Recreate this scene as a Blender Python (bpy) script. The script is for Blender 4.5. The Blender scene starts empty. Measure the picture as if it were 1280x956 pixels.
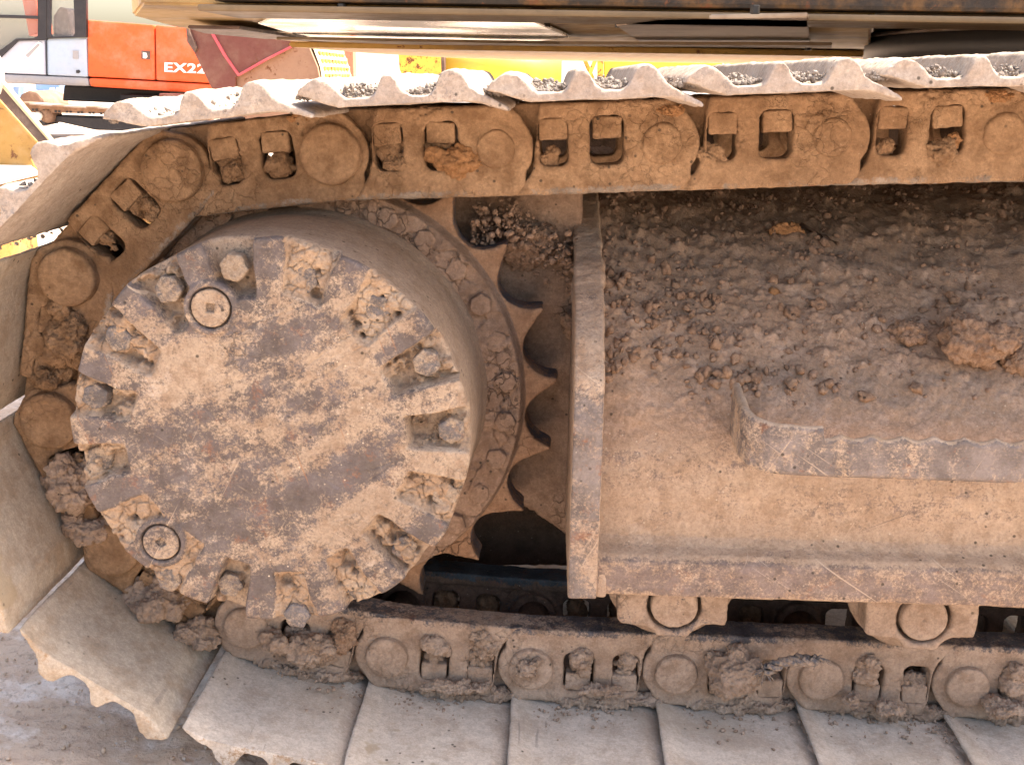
import bpy, bmesh, math, random
import numpy as np
from mathutils import Vector, Matrix
random.seed(7)
rng = np.random.default_rng(7)
scn = bpy.context.scene
COL = scn.collection

# ------------------------------------------------------------------ camera
CAM_F, CAM_H = 1370.0, 0.81
PSI, TH, RO = math.radians(1.8), math.radians(15.62), math.radians(1.0)
F = np.array([-math.sin(PSI)*math.cos(TH), math.cos(PSI)*math.cos(TH), -math.sin(TH)])
R0 = np.array([math.cos(PSI), math.sin(PSI), 0.0]); U0 = np.cross(R0, F)
RR = R0*math.cos(RO) + U0*math.sin(RO); UU = U0*math.cos(RO) - R0*math.sin(RO)
cam_data = bpy.data.cameras.new('camera'); cam = bpy.data.objects.new('camera', cam_data)
COL.objects.link(cam)
M = Matrix(((RR[0], UU[0], -F[0], 0), (RR[1], UU[1], -F[1], 0), (RR[2], UU[2], -F[2], CAM_H), (0, 0, 0, 1)))
cam.matrix_world = M
cam_data.sensor_width = 36; cam_data.lens = CAM_F/1280*36
cam_data.clip_start = 0.02; cam_data.clip_end = 3000
scn.camera = cam
scn.render.resolution_x = 1024; scn.render.resolution_y = 764

# ------------------------------------------------------------------ light
SUN_EL, SUN_AZ = 60.0, 77.0       # azimuth from +Y (into the scene), positive is to the right
el, az = math.radians(SUN_EL), math.radians(SUN_AZ)
sdir = Vector((math.sin(az)*math.cos(el), math.cos(az)*math.cos(el), math.sin(el)))
w = bpy.data.worlds.new('World'); scn.world = w; w.use_nodes = True
nt = w.node_tree; bg = nt.nodes['Background']
sky = nt.nodes.new('ShaderNodeTexSky'); sky.sky_type = 'NISHITA'; sky.sun_disc = False
sky.sun_elevation = el; sky.sun_rotation = az; sky.air_density = 1.2; sky.dust_density = 4.0; sky.ozone_density = 0.6
bg.inputs[1].default_value = 0.12
nt.links.new(sky.outputs[0], bg.inputs[0])
sl = bpy.data.lights.new('sun', 'SUN'); sl.energy = 3.6; sl.angle = math.radians(0.5); sl.color = (1, .95, .86)
so = bpy.data.objects.new('sun', sl); COL.objects.link(so)
so.rotation_euler = sdir.to_track_quat('Z', 'Y').to_euler()
scn.view_settings.view_transform = 'Standard'; scn.view_settings.look = 'None'
scn.view_settings.exposure = 2.1; scn.view_settings.use_white_balance = True; scn.view_settings.white_balance_temperature = 7100; scn.view_settings.white_balance_tint = 13; scn.view_settings.gamma = 1.0

# ------------------------------------------------------------------ helpers
def at(x, y, Y):
    """world X,Z of a sight line through a photo pixel where it meets the vertical plane at distance Y"""
    d = F + RR*(x-640)/CAM_F - UU*(y-478)/CAM_F
    t = Y/d[1]
    return (t*d[0], CAM_H + t*d[2])
def onz(x, y, z):
    d = F + RR*(x-640)/CAM_F - UU*(y-478)/CAM_F
    t = (z-CAM_H)/d[2]
    return (t*d[0], t*d[1])
def link_obj(name, me, parent=None, mat=None, loc=None, smooth=True):
    o = bpy.data.objects.new(name, me); COL.objects.link(o)
    if parent: o.parent = parent
    if loc is not None: o.location = loc
    if mat:
        me.materials.clear(); me.materials.append(mat)
    if smooth and len(me.polygons):
        me.polygons.foreach_set('use_smooth', np.ones(len(me.polygons), dtype=bool))
    return o
def tag(o, label=None, cat=None, group=None, kind=None):
    if label: o['label'] = label
    if cat: o['category'] = cat
    if group: o['group'] = group
    if kind: o['kind'] = kind
    return o
def empty(name, loc=(0, 0, 0), label=None, cat=None, group=None):
    o = bpy.data.objects.new(name, None); COL.objects.link(o); o.location = loc; o.empty_display_size = .1
    return tag(o, label, cat, group)
def np_mesh(name, V, Fq):
    """V (n,3) float, Fq (m,k) int all the same size"""
    me = bpy.data.meshes.new(name)
    V = np.ascontiguousarray(V, dtype=np.float32); Fq = np.ascontiguousarray(Fq, dtype=np.int32)
    me.vertices.add(len(V)); me.vertices.foreach_set('co', V.ravel())
    k = Fq.shape[1]
    me.loops.add(Fq.size); me.loops.foreach_set('vertex_index', Fq.ravel())
    me.polygons.add(len(Fq))
    me.polygons.foreach_set('loop_start', np.arange(0, Fq.size, k, dtype=np.int32))
    me.update(calc_edges=True); me.validate()
    return me
def set_attr(me, name, vals):
    a = me.attributes.get(name) or me.attributes.new(name, 'FLOAT', 'POINT')
    a.data.foreach_set('value', np.ascontiguousarray(vals, dtype=np.float32))
def get_co(me):
    a = np.empty(len(me.vertices)*3, dtype=np.float32); me.vertices.foreach_get('co', a); return a.reshape(-1, 3).astype(float)
def get_no(me):
    a = np.empty(len(me.vertices)*3, dtype=np.float32); me.vertices.foreach_get('normal', a); return a.reshape(-1, 3).astype(float)
def set_co(me, P):
    me.vertices.foreach_set('co', np.ascontiguousarray(P, dtype=np.float32).ravel()); me.update()
def grid_faces(n, m, wrap=False):
    i = np.arange(n-1)[:, None]; j = np.arange(m if wrap else m-1)[None, :]; j2 = (j+1) % m
    return np.stack([i*m+j, i*m+j2, (i+1)*m+j2, (i+1)*m+j], -1).reshape(-1, 4)
# ---- vectorised noise
def _h(ix, iy, iz, s=0):
    h = (ix.astype(np.int64)*374761393 + iy.astype(np.int64)*668265263 + iz.astype(np.int64)*2147483647 + s*1274126177) & 0xffffffff
    h = ((h ^ (h >> 13))*1274126177) & 0xffffffff
    h = ((h ^ (h >> 15))*2246822519) & 0xffffffff
    return (h ^ (h >> 16)) & 0xffffffff
def noise(P, s=0):
    P = np.asarray(P, float); I = np.floor(P); f = P-I; I = I.astype(np.int64)
    u = f*f*f*(f*(f*6-15)+10); out = 0
    for dx in (0, 1):
        wx = u[:, 0] if dx else 1-u[:, 0]
        for dy in (0, 1):
            wy = u[:, 1] if dy else 1-u[:, 1]
            for dz in (0, 1):
                wz = u[:, 2] if dz else 1-u[:, 2]
                h = _h(I[:, 0]+dx, I[:, 1]+dy, I[:, 2]+dz, s)
                gx = (h & 1023)/511.5-1; gy = ((h >> 10) & 1023)/511.5-1; gz = ((h >> 20) & 1023)/511.5-1
                out = out + wx*wy*wz*(gx*(f[:, 0]-dx)+gy*(f[:, 1]-dy)+gz*(f[:, 2]-dz))
    return out*1.3
def fbm(P, sc, oc=4, s=0, g=.5):
    o = 0; a = 1; P = np.asarray(P)*sc
    for i in range(oc):
        o = o + a*noise(P, s+i*7); P = P*2.03+11.3; a *= g
    return o
def worley(P, sc, s=0):
    P = np.asarray(P, float)*sc; I = np.floor(P).astype(np.int64)
    f1 = np.full(len(P), 9.); f2 = np.full(len(P), 9.); idv = np.zeros(len(P))
    for dx in (-1, 0, 1):
        for dy in (-1, 0, 1):
            for dz in (-1, 0, 1):
                c = I+np.array([dx, dy, dz]); h = _h(c[:, 0], c[:, 1], c[:, 2], s)
                q = c+np.stack([(h & 1023)/1023, ((h >> 10) & 1023)/1023, ((h >> 20) & 1023)/1023], -1)
                d = np.sqrt(((P-q)**2).sum(1))
                m = d < f1; f2 = np.where(m, f1, np.minimum(f2, d)); idv = np.where(m, (h % 997)/997, idv); f1 = np.where(m, d, f1)
    return f1, f2, idv
def sstep(a, b, x):
    t = np.clip((x-a)/(b-a), 0, 1); return t*t*(3-2*t)
# ---- solids
def curve_plate(loops, depth, bevel=.002, res=1):
    """flat plate with holes from 2-D loops, thickness in local +Y from 0 to depth (loops given as X,Z)"""
    cu = bpy.data.curves.new('tmp', 'CURVE'); cu.dimensions = '2D'; cu.fill_mode = 'BOTH'
    cu.extrude = max(depth/2-bevel, 1e-4); cu.bevel_depth = bevel; cu.bevel_resolution = 2; cu.offset = -bevel
    for lp in loops:
        sp = cu.splines.new('POLY'); sp.points.add(len(lp)-1); sp.use_cyclic_u = True
        for p, (a, b) in zip(sp.points, lp): p.co = (a, b, 0, 1)
    o = bpy.data.objects.new('tmp', cu); COL.objects.link(o)
    dg = bpy.context.evaluated_depsgraph_get(); dg.update()
    me = bpy.data.meshes.new_from_object(o.evaluated_get(dg))
    bpy.data.objects.remove(o); bpy.data.curves.remove(cu)
    me.materials.clear()
    P = get_co(me); set_co(me, np.stack([P[:, 0], depth/2-P[:, 2], P[:, 1]], 1))
    bm = bmesh.new(); bm.from_mesh(me); bmesh.ops.remove_doubles(bm, verts=bm.verts, dist=1e-5)
    bmesh.ops.recalc_face_normals(bm, faces=bm.faces); bm.to_mesh(me); bm.free()
    return me
def circ(cx, cy, r, n=28, a0=0, a1=360):
    k = n if a1-a0 >= 360 else n+1
    return [(cx+r*math.cos(math.radians(a0+(a1-a0)*i/n)), cy+r*math.sin(math.radians(a0+(a1-a0)*i/n))) for i in range(k)]
def rrect(x0, z0, x1, z1, r, n=5):
    return circ(x1-r, z1-r, r, n, 0, 90)+circ(x0+r, z1-r, r, n, 90, 180)+circ(x0+r, z0+r, r, n, 180, 270)+circ(x1-r, z0+r, r, n, 270, 360)
def lathe(prof, n=48, axis_y=True):
    """prof: list of (radius, y); axis along Y"""
    P = []; 
    for r, y in prof:
        for k in range(n):
            a = 2*math.pi*k/n; P.append((r*math.cos(a), y, r*math.sin(a)))
    Fq = grid_faces(len(prof), n, True)
    me = np_mesh('lathe', np.array(P), Fq)
    bm = bmesh.new(); bm.from_mesh(me)
    bm.verts.ensure_lookup_table()
    for base in (0, (len(prof)-1)*n):
        if abs(prof[0 if base == 0 else -1][0]) > 1e-5:
            try: bm.faces.new([bm.verts[base+k] for k in range(n)])
            except ValueError: pass
    bmesh.ops.remove_doubles(bm, verts=bm.verts, dist=1e-6)
    bmesh.ops.recalc_face_normals(bm, faces=bm.faces); bm.to_mesh(me); bm.free()
    return me
def box_me(x0, x1, y0, y1, z0, z1, bev=0.0, seg=2):
    bm = bmesh.new(); bmesh.ops.create_cube(bm, size=1)
    for v in bm.verts: v.co = ((x0+x1)/2+v.co.x*(x1-x0), (y0+y1)/2+v.co.y*(y1-y0), (z0+z1)/2+v.co.z*(z1-z0))
    if bev: bmesh.ops.bevel(bm, geom=bm.edges[:], offset=bev, segments=seg, affect='EDGES', profile=.6)
    me = bpy.data.meshes.new('box'); bm.to_mesh(me); bm.free(); return me
def prism_y(poly, y0, y1, bev=0.0, shift=(0, 0)):
    """polygon in X,Z swept from y0 to y1 (optionally sheared by shift)"""
    bm = bmesh.new()
    a = [bm.verts.new((p[0], y0, p[1])) for p in poly]; b = [bm.verts.new((p[0]+shift[0], y1, p[1]+shift[1])) for p in poly]
    n = len(poly); bm.faces.new(a); bm.faces.new(b[::-1])
    for i in range(n): bm.faces.new((a[i], b[i], b[(i+1) % n], a[(i+1) % n]))
    bmesh.ops.recalc_face_normals(bm, faces=bm.faces)
    if bev: bmesh.ops.bevel(bm, geom=bm.edges[:], offset=bev, segments=2, affect='EDGES', profile=.6)
    me = bpy.data.meshes.new('prism'); bm.to_mesh(me); bm.free(); return me
def prism_x(poly, x0, x1, bev=0.0):
    """polygon in Y,Z swept along X"""
    me = prism_y(poly, 0, 1, 0)
    P = get_co(me); set_co(me, np.stack([x0+P[:, 1]*(x1-x0), P[:, 0], P[:, 2]], 1))
    bm = bmesh.new(); bm.from_mesh(me); bmesh.ops.recalc_face_normals(bm, faces=bm.faces)
    if bev: bmesh.ops.bevel(bm, geom=bm.edges[:], offset=bev, segments=2, affect='EDGES', profile=.6)
    bm.to_mesh(me); bm.free(); return me
def join_me(meshes, mats=None):
    bm = bmesh.new()
    for i, m in enumerate(meshes):
        k = len(bm.faces); bm.from_mesh(m)
        if mats:
            bm.faces.ensure_lookup_table()
            for f in bm.faces[k:]: f.material_index = mats[i]
    me = bpy.data.meshes.new('joined'); bm.to_mesh(me); bm.free(); return me
def move_me(me, d, rot=None):
    me.transform(Matrix.Translation(d) @ (rot or Matrix())); return me
def remesh(me, voxel, smooth=0):
    o = bpy.data.objects.new('tmp', me); COL.objects.link(o)
    m = o.modifiers.new('r', 'REMESH'); m.mode = 'VOXEL'; m.voxel_size = voxel; m.adaptivity = 0
    if smooth:
        s = o.modifiers.new('s', 'SMOOTH'); s.iterations = smooth; s.factor = .5
    dg = bpy.context.evaluated_depsgraph_get(); dg.update()
    r = bpy.data.meshes.new_from_object(o.evaluated_get(dg)); bpy.data.objects.remove(o); r.materials.clear()
    return r
def blob_me(rad, seed, sub=4, amp=.25, cr=.0, sc=2.2, flat=None):
    bm = bmesh.new(); bmesh.ops.create_icosphere(bm, subdivisions=sub, radius=1)
    me = bpy.data.meshes.new('blob'); bm.to_mesh(me); bm.free()
    P = get_co(me); off = np.array([seed*3.1, seed*1.7, seed*.9])
    d = amp*fbm(P+off, sc, 5, seed, .6)
    f1, f2, _ = worley(P+off, 2.0+sc*.4, seed); d += amp*.5*(np.minimum(f2-f1, .5)*1.2-.3)
    f1, f2, _ = worley(P+off+.15*np.stack([noise((P+off)*5, i) for i in range(3)], 1), 2.0, seed+3)
    d -= cr*(1-sstep(0, .09, f2-f1))
    P = P*(1+d)[:, None]*np.array(rad); set_co(me, P)
    return me

def clump_me(rad, seed, n=14, cr=.0012, rough=.10, small=.34, div=24):
    r = np.random.default_rng(seed+500); bm = bmesh.new(); R = np.array(rad)
    for k in range(n):
        d = r.normal(size=3); d /= np.linalg.norm(d); t = r.uniform(0, 1)**.6*(.72 if k else 0)
        sz = (small+.34*r.uniform())*(1.35 if k == 0 else 1)*(.75 if k > n*.5 else 1)
        c = d*t*R; m = Matrix.Translation(c) @ Matrix.Rotation(r.uniform(0, 6), 4, Vector(r.normal(size=3)).normalized())
        q = R.min()*.55+R*.45
        ret = bmesh.ops.create_icosphere(bm, subdivisions=2, radius=1)
        for v in ret['verts']: v.co = Vector(c)+Vector((v.co.x*q[0]*sz*r.uniform(.97, 1.03), v.co.y*q[1]*sz, v.co.z*q[2]*sz*.9))
    me = bpy.data.meshes.new('clump'); bm.to_mesh(me); bm.free()
    vox = max(float(np.mean(R))*2/div, .0009); me = remesh(me, vox, 2); P = get_co(me); nn_ = get_no(me); S_ = float(np.mean(R)); off = seed*2.7
    f1, f2, idv = worley(P/S_*1.7+off+.25*np.stack([noise(P/S_*6, i) for i in range(3)], 1), 1.0, seed)
    d = S_*(rough*fbm(P/S_+off, 2.4, 5, seed, .62)+.05*fbm(P/S_+off, 11, 3, seed+1))-min(cr, .05*S_*2)*(1-sstep(0, .09, f2-f1))
    set_co(me, P+nn_*d[:, None]); return me

# ------------------------------------------------------------------ materials
class N:
    def __init__(s, name):
        s.m = bpy.data.materials.new(name); s.m.use_nodes = True; s.t = s.m.node_tree; s.b = s.t.nodes['Principled BSDF']
        s.geo = s.t.nodes.new('ShaderNodeNewGeometry'); s.pos = s.geo.outputs['Position']
    def n(s, ty, **k):
        a = s.t.nodes.new(ty)
        for q, v in k.items(): setattr(a, q, v)
        return a
    def mp(s, scale=(1, 1, 1), rot=(0, 0, 0), vec=None):
        a = s.n('ShaderNodeMapping'); a.inputs['Rotation'].default_value = rot; s.t.links.new(vec or s.pos, a.inputs[0])
        b = s.n('ShaderNodeMapping'); b.inputs['Scale'].default_value = scale; s.t.links.new(a.outputs[0], b.inputs[0]); return b.outputs[0]
    def noise(s, sc, det=8, rough=.6, vec=None, dist=0):
        a = s.n('ShaderNodeTexNoise'); a.inputs['Scale'].default_value = sc; a.inputs['Detail'].default_value = min(det, 5)
        a.inputs['Roughness'].default_value = rough; a.inputs['Distortion'].default_value = dist
        s.t.links.new(vec or s.pos, a.inputs['Vector']); return a.outputs[0]
    def voro(s, sc, feat='F1', vec=None, out='Distance'):
        a = s.n('ShaderNodeTexVoronoi', feature=feat); a.inputs['Scale'].default_value = sc
        s.t.links.new(vec or s.pos, a.inputs['Vector']); return a.outputs[out]
    def ramp(s, fac, lo, hi, a=0., b=1.):
        r = s.n('ShaderNodeMapRange', interpolation_type='SMOOTHSTEP'); r.inputs[1].default_value = lo; r.inputs[2].default_value = hi
        r.inputs[3].default_value = a; r.inputs[4].default_value = b; s.t.links.new(fac, r.inputs[0]); return r.outputs[0]
    def mix(s, fac, a, b, mode='MIX'):
        m = s.n('ShaderNodeMix', data_type='RGBA', blend_type=mode)
        for i, v in ((0, fac), (6, a), (7, b)):
            if isinstance(v, (int, float)): m.inputs[i].default_value = v
            elif isinstance(v, (tuple, list)): m.inputs[i].default_value = (*v[:3], 1)
            else: s.t.links.new(v, m.inputs[i])
        return m.outputs[2]
    def math(s, op, a, b=None, clamp=False):
        m = s.n('ShaderNodeMath', operation=op, use_clamp=clamp)
        for i, v in ((0, a), (1, b)):
            if v is None: continue
            if isinstance(v, (int, float)): m.inputs[i].default_value = v
            else: s.t.links.new(v, m.inputs[i])
        return m.outputs[0]
    def attr(s, name):
        a = s.n('ShaderNodeAttribute'); a.attribute_name = name; return a.outputs['Fac']
    def col(s, c):
        if isinstance(c, tuple): s.b.inputs['Base Color'].default_value = (*c, 1)
        else: s.t.links.new(c, s.b.inputs['Base Color'])
    def inp(s, k, v):
        if isinstance(v, (int, float)): s.b.inputs[k].default_value = v
        else: s.t.links.new(v, s.b.inputs[k])
    def bump(s, items):
        prev = None
        for h, st, d in items:
            b = s.n('ShaderNodeBump'); b.inputs['Strength'].default_value = st; b.inputs['Distance'].default_value = d
            s.t.links.new(h, b.inputs['Height'])
            if prev is not None: s.t.links.new(prev, b.inputs['Normal'])
            prev = b.outputs[0]
        s.t.links.new(prev, s.b.inputs['Normal'])

def mud(name, a, b, c, soil=None, metal=(.062, .060, .066), wear_lo=.62, wear_amt=1.0, stain=0, sc=9., crack=.5, streak=None, fine=1.0, rust=.25, pale=.0, wearattr=True, specks=.3, scratch=0, wsc=7):
    """dried mud over worn steel. a,b,c = three mud colours; the wear attribute lays bare metal where the piece rubs."""
    s = N(name)
    n1 = s.noise(sc, 9, .62); n2 = s.noise(sc*4.3, 8, .65); n3 = s.noise(sc*19, 6, .7)
    col = s.mix(s.ramp(n1, .36, .62), a, b)
    col = s.mix(s.ramp(n2, .42, .68), col, c)
    col = s.mix(s.ramp(n3, .3, .75, 0, .55), col, tuple(x*.55 for x in a))
    if soil:
        sa = s.math('ADD', s.attr('soil'), s.math('MULTIPLY', s.math('SUBTRACT', s.noise(24, 10, .75), .5), 1.3)); sm_ = s.ramp(sa, .25, .75)
        scol = s.mix(s.ramp(n2, .4, .65), soil[0], soil[1]); scol = s.mix(s.ramp(n3, .35, .7, 0, .7), scol, soil[2]); scol = s.mix(s.ramp(n1, .45, .65, 0, .5), scol, soil[2]); col = s.mix(sm_, col, scol)
    if pale: col = s.mix(s.ramp(s.noise(sc*2.2, 10, .75), .55, .72, 0, pale), col, (.55, .46, .38))
    vec = s.mp(*streak) if streak else s.pos
    wn = s.noise(wsc, 12, .72, vec)
    wn2 = s.noise(70, 8, .75)
    wa = s.attr('wear')
    grit = s.noise(330, 3, .8)
    base = s.math('ADD', wn, s.math('MULTIPLY', s.math('SUBTRACT', wn2, .5), .75))
    base = s.math('ADD', base, s.math('MULTIPLY', s.math('SUBTRACT', grit, .5), .55))
    if wearattr: base = s.math('ADD', base, s.math('MULTIPLY', s.math('SUBTRACT', wa, .5), .28))
    wm = s.ramp(base, wear_lo-.04, wear_lo+.18, 0, wear_amt)
    mcol = s.mix(s.ramp(s.noise(25, 8, .7), .35, .7), metal, tuple(x*2.1 for x in metal))
    mcol = s.mix(s.ramp(s.noise(34, 8, .8), .56, .68, 0, rust*2), mcol, (.30, .10, .035))
    col = s.mix(wm, col, mcol)
    col = s.mix(s.ramp(grit, .35, .62, .0, .30), col, s.mix(1.0, col, (.45, .42, .40), 'MULTIPLY'))
    for q in range(scratch):
        rv = s.mp((5, 5, 240), (0, math.radians((-33, 24, 62, -70)[q]), 0)); sn = s.noise(1, 2, .5, rv)
        ms = s.math('MULTIPLY', s.ramp(sn, .67, .72), s.ramp(s.noise(9+q*3, 3), .5, .62, 0, .55))
        col = s.mix(ms, col, ((.56, .44, .33), (.10, .08, .075), (.50, .38, .28), (.30, .15, .08))[q])
    if stain:
        col = s.mix(s.ramp(s.noise(8.5, 4, .55), .64, .68, 0, stain), col, (.33, .255, .17))
        col = s.mix(s.ramp(s.noise(4.5, 6, .6), .50, .70, 0, stain*.8), col, (.36, .29, .215))
        for q, an in enumerate((12, -38)):
            rv = s.mp((8, 8, 300), (0, math.radians(an), math.radians(25*q+5))); col = s.mix(s.math('MULTIPLY', s.ramp(s.noise(1, 2, .5, rv), .68, .73), s.ramp(s.noise(13+q, 3), .52, .62, 0, .5)), col, (.19, .165, .15))
    sp = s.voro(95, vec=s.pos); spn = s.noise(7, 2)
    if specks:
        col = s.mix(s.math('MULTIPLY', s.ramp(sp, .12, .07), s.ramp(spn, .5, .62, 0, specks)), col, (.62, .52, .40))
        dk = s.voro(61, vec=s.mp((1, 1, 1), (.4, .7, .2)))
        col = s.mix(s.math('MULTIPLY', s.ramp(dk, .15, .07), s.ramp(s.noise(9, 2), .5, .58, 0, .8)), col, (.035, .028, .022))
    # crack network
    wv = s.n('ShaderNodeVectorMath', operation='ADD'); nz = s.n('ShaderNodeTexNoise'); nz.inputs['Scale'].default_value = 40; nz.inputs['Detail'].default_value = 6
    sc_ = s.n('ShaderNodeVectorMath', operation='SCALE'); sc_.inputs['Scale'].default_value = .045
    s.t.links.new(s.pos, nz.inputs['Vector']); s.t.links.new(nz.outputs['Color'], sc_.inputs[0])
    s.t.links.new(s.pos, wv.inputs[0]); s.t.links.new(sc_.outputs[0], wv.inputs[1])
    ed = s.voro(52, 'DISTANCE_TO_EDGE', wv.outputs[0])
    cm = s.math('MULTIPLY', s.ramp(ed, .05, .0), s.ramp(s.noise(8, 3), .55, .65)) if crack else None
    if crack:
        cm = s.math('MULTIPLY', cm, s.math('SUBTRACT', 1.0, wm, True))
    s.col(col)
    s.inp('Roughness', s.math('SUBTRACT', .95, s.math('MULTIPLY', wm, .42)))
    s.inp('Metallic', s.math('MULTIPLY', wm, .35)); s.inp('Specular IOR Level', .25)
    h = s.math('ADD', n3, s.math('MULTIPLY', n2, .8))
    its = [(h, .55*fine, .004), (grit, .75*fine, .0014)]
    if crack: its.append((s.math('SUBTRACT', 1.0, cm), min(crack*1.4, 1), .004))
    s.bump(its)
    return s.m

MT = {}
MT['link'] = mud('shaded_chain_mud', (.28, .17, .098), (.37, .24, .145), (.20, .117, .064), metal=(.17, .14, .115), wear_lo=.68, rust=.35, crack=.45, specks=.15)  # mud colour lowered further to carry the shade under the upper shoes
MT['linklow'] = mud('lower_chain_mud', (.38, .275, .205), (.46, .345, .265), (.30, .205, .145), wear_lo=.68, crack=.45, specks=.2)
MT['hub'] = mud('hub_cover_mud', (.38, .285, .21), (.45, .345, .255), (.31, .215, .15), metal=(.060, .055, .062), wsc=5.2, wear_lo=.492, wear_amt=.80, scratch=4, sc=11, crack=.5,
                streak=((.75, 1, 2.0), (0, math.radians(32), 0)), rust=.22, pale=.6, specks=.8)
MT['hubmud'] = mud('hub_pocket_mud', (.38, .265, .18), (.44, .335, .245), (.31, .205, .135), wear_lo=.9, crack=1, pale=.5, specks=.8)
MT['hubside'] = mud('hub_side_mud', (.34, .25, .185), (.38, .285, .21), (.30, .215, .15), wear_lo=.95, crack=.2, specks=.1)
MT['bolt'] = mud('bolt_steel', (.36, .28, .21), (.42, .33, .25), (.28, .2, .14), metal=(.07, .07, .08), wear_lo=.44, wear_amt=.8, sc=30, crack=0, specks=0, wearattr=False)
MT['sprocket'] = mud('sprocket_mud', (.33, .195, .12), (.38, .24, .155), (.26, .15, .09), metal=(.05, .055, .07), wear_lo=.66, crack=.7)
MT['ring'] = mud('ring_mud', (.29, .195, .14), (.35, .24, .175), (.22, .14, .095), wear_lo=.8, crack=1, pale=.1)
MT['web'] = mud('frame_mud', (.43, .305, .215), (.48, .35, .25), (.36, .245, .165), metal=(.10, .08, .08), wear_lo=.555, wear_amt=.75, scratch=3, crack=.25, streak=((.35, 1, 1.6), (0, 0, 0)), pale=.25, specks=.5, soil=((.36, .245, .17), (.44, .315, .235), (.25, .165, .11)))
MT['soil'] = mud('frame_soil', (.35, .225, .155), (.43, .29, .21), (.26, .16, .105), wear_lo=.95, crack=.6, sc=14, fine=1.4, specks=.7, pale=.25)
MT['edge'] = mud('worn_plate_edge', (.42, .30, .22), (.46, .35, .26), (.36, .24, .16), metal=(.115, .10, .096), scratch=3, wear_lo=.525, wear_amt=.9, crack=.2, rust=.25, pale=.3, specks=.5)
MT['step'] = mud('worn_step', (.44, .33, .245), (.48, .37, .28), (.38, .27, .18), metal=(.115, .10, .098), scratch=3, wear_lo=.515, wear_amt=.92, crack=.1, streak=((1.6, 1, .35), (0, 0, 0)), pale=.4, specks=.3)
MT['shoetop'] = mud('upper_shoe_dust', (.42, .35, .30), (.47, .40, .34), (.34, .27, .22), metal=(.16, .15, .15), wear_lo=.66, crack=.15, pale=.3, specks=.1, fine=.7)
MT['shoelow'] = mud('lower_shoe_dust', (.60, .52, .44), (.66, .58, .495), (.50, .41, .33), metal=(.30, .20, .12), rust=.1, stain=.7, wear_lo=.70, crack=.1, sc=6, fine=.5, specks=.25)
MT['shoeside'] = mud('wrapped_shoe_dust', (.50, .42, .335), (.56, .48, .39), (.41, .315, .23), metal=(.30, .20, .12), rust=.1, stain=.7, wear_lo=.70, crack=.1, sc=6, fine=.5, specks=.2)
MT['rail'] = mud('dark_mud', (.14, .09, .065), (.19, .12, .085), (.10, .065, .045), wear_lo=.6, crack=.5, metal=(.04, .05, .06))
MT['greysoil'] = mud('grey_soil', (.32, .27, .235), (.42, .37, .33), (.19, .155, .135), wear_lo=.95, sc=30, crack=0, specks=0)
MT['clod'] = mud('dried_clod', (.33, .21, .14), (.42, .28, .19), (.26, .155, .10), wear_lo=.95, sc=30, crack=.3, specks=.2)
MT['orangeclod'] = mud('orange_clod', (.36, .19, .09), (.40, .22, .11), (.28, .14, .06), wear_lo=.95, sc=30, crack=.6, specks=.1)

def paint(name, c, rough=.45, dirt=(.25, .18, .12), amt=.5, rustamt=.0, sc=3., metallic=0, bumpd=.002, spec=.4):
    s = N(name)
    n1 = s.noise(sc, 10, .7); n2 = s.noise(sc*9, 8, .7)
    col = s.mix(s.ramp(n1, .42, .72, 0, amt), c, dirt)
    col = s.mix(s.ramp(n2, .45, .8, 0, amt*.7), col, tuple(x*.6 for x in c))
    if rustamt: col = s.mix(s.ramp(s.noise(sc*2.3, 12, .75), .62-rustamt*.2, .70-rustamt*.2), col, (.16, .055, .02))
    s.col(col); s.inp('Roughness', s.ramp(n2, .2, .8, rough*.8, min(1, rough*1.35))); s.inp('Metallic', metallic); s.inp('Specular IOR Level', spec)
    s.bump([(n2, .3, bumpd)])
    return s.m
MT['orange'] = paint('orange_paint', (.80, .11, .025), .45, (.62, .22, .14), .7, sc=1.8)
MT['blue'] = paint('pale_blue_paint', (.36, .46, .58), .45, (.42, .42, .46), .4, sc=1.5)
MT['greyblue'] = paint('grey_blue_paint', (.45, .49, .60), .45, (.5, .48, .5), .4, sc=1.5)
MT['grey'] = paint('grey_skirt_paint', (.30, .30, .32), .5, (.40, .36, .32), .5, sc=2)
MT['black'] = paint('black_trim', (.02, .02, .025), .5, (.06, .05, .05), .4)
MT['white'] = paint('white_lettering', (.85, .85, .83), .5, (.7, .6, .5), .15)
MT['bucket'] = paint('maroon_bucket_steel', (.17, .055, .045), .5, (.27, .17, .12), .6, sc=4, rustamt=.2)
MT['bucketpink'] = paint('red_weld_bead', (.65, .10, .13), .5, (.5, .25, .2), .3, sc=9)
MT['buckettan'] = paint('tan_bucket_side', (.36, .22, .15), .55, (.20, .09, .06), .7, sc=3, rustamt=.3)
MT['cream'] = paint('sunlit_cream_steel', (.62, .52, .33), .5, (.45, .33, .18), .5, sc=8)  # sunlit brightness of the bucket shell is put into this colour
MT['yellow'] = paint('yellow_paint', (.82, .55, .06), .45, (.7, .45, .15), .3, sc=3)
MT['yellowrust'] = paint('rusty_yellow_paint', (.80, .52, .08), .5, (.35, .15, .05), .5, sc=9, rustamt=.55)
MT['belly'] = paint('dusty_yellow_belly', (.52, .33, .12), .5, (.24, .15, .08), .9, sc=3, rustamt=.15)
MT['skirt'] = paint('black_rusted_skirt', (.035, .025, .018), .6, (.26, .12, .03), .75, sc=14, rustamt=.15)
MT['sill'] = paint('worn_yellow_sill', (.55, .33, .08), .5, (.30, .18, .08), .8, sc=5, rustamt=.1)
MT['bellytan'] = paint('dirty_belly_plate', (.22, .145, .075), .45, (.10, .065, .035), .8, sc=3, rustamt=.05)
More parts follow.
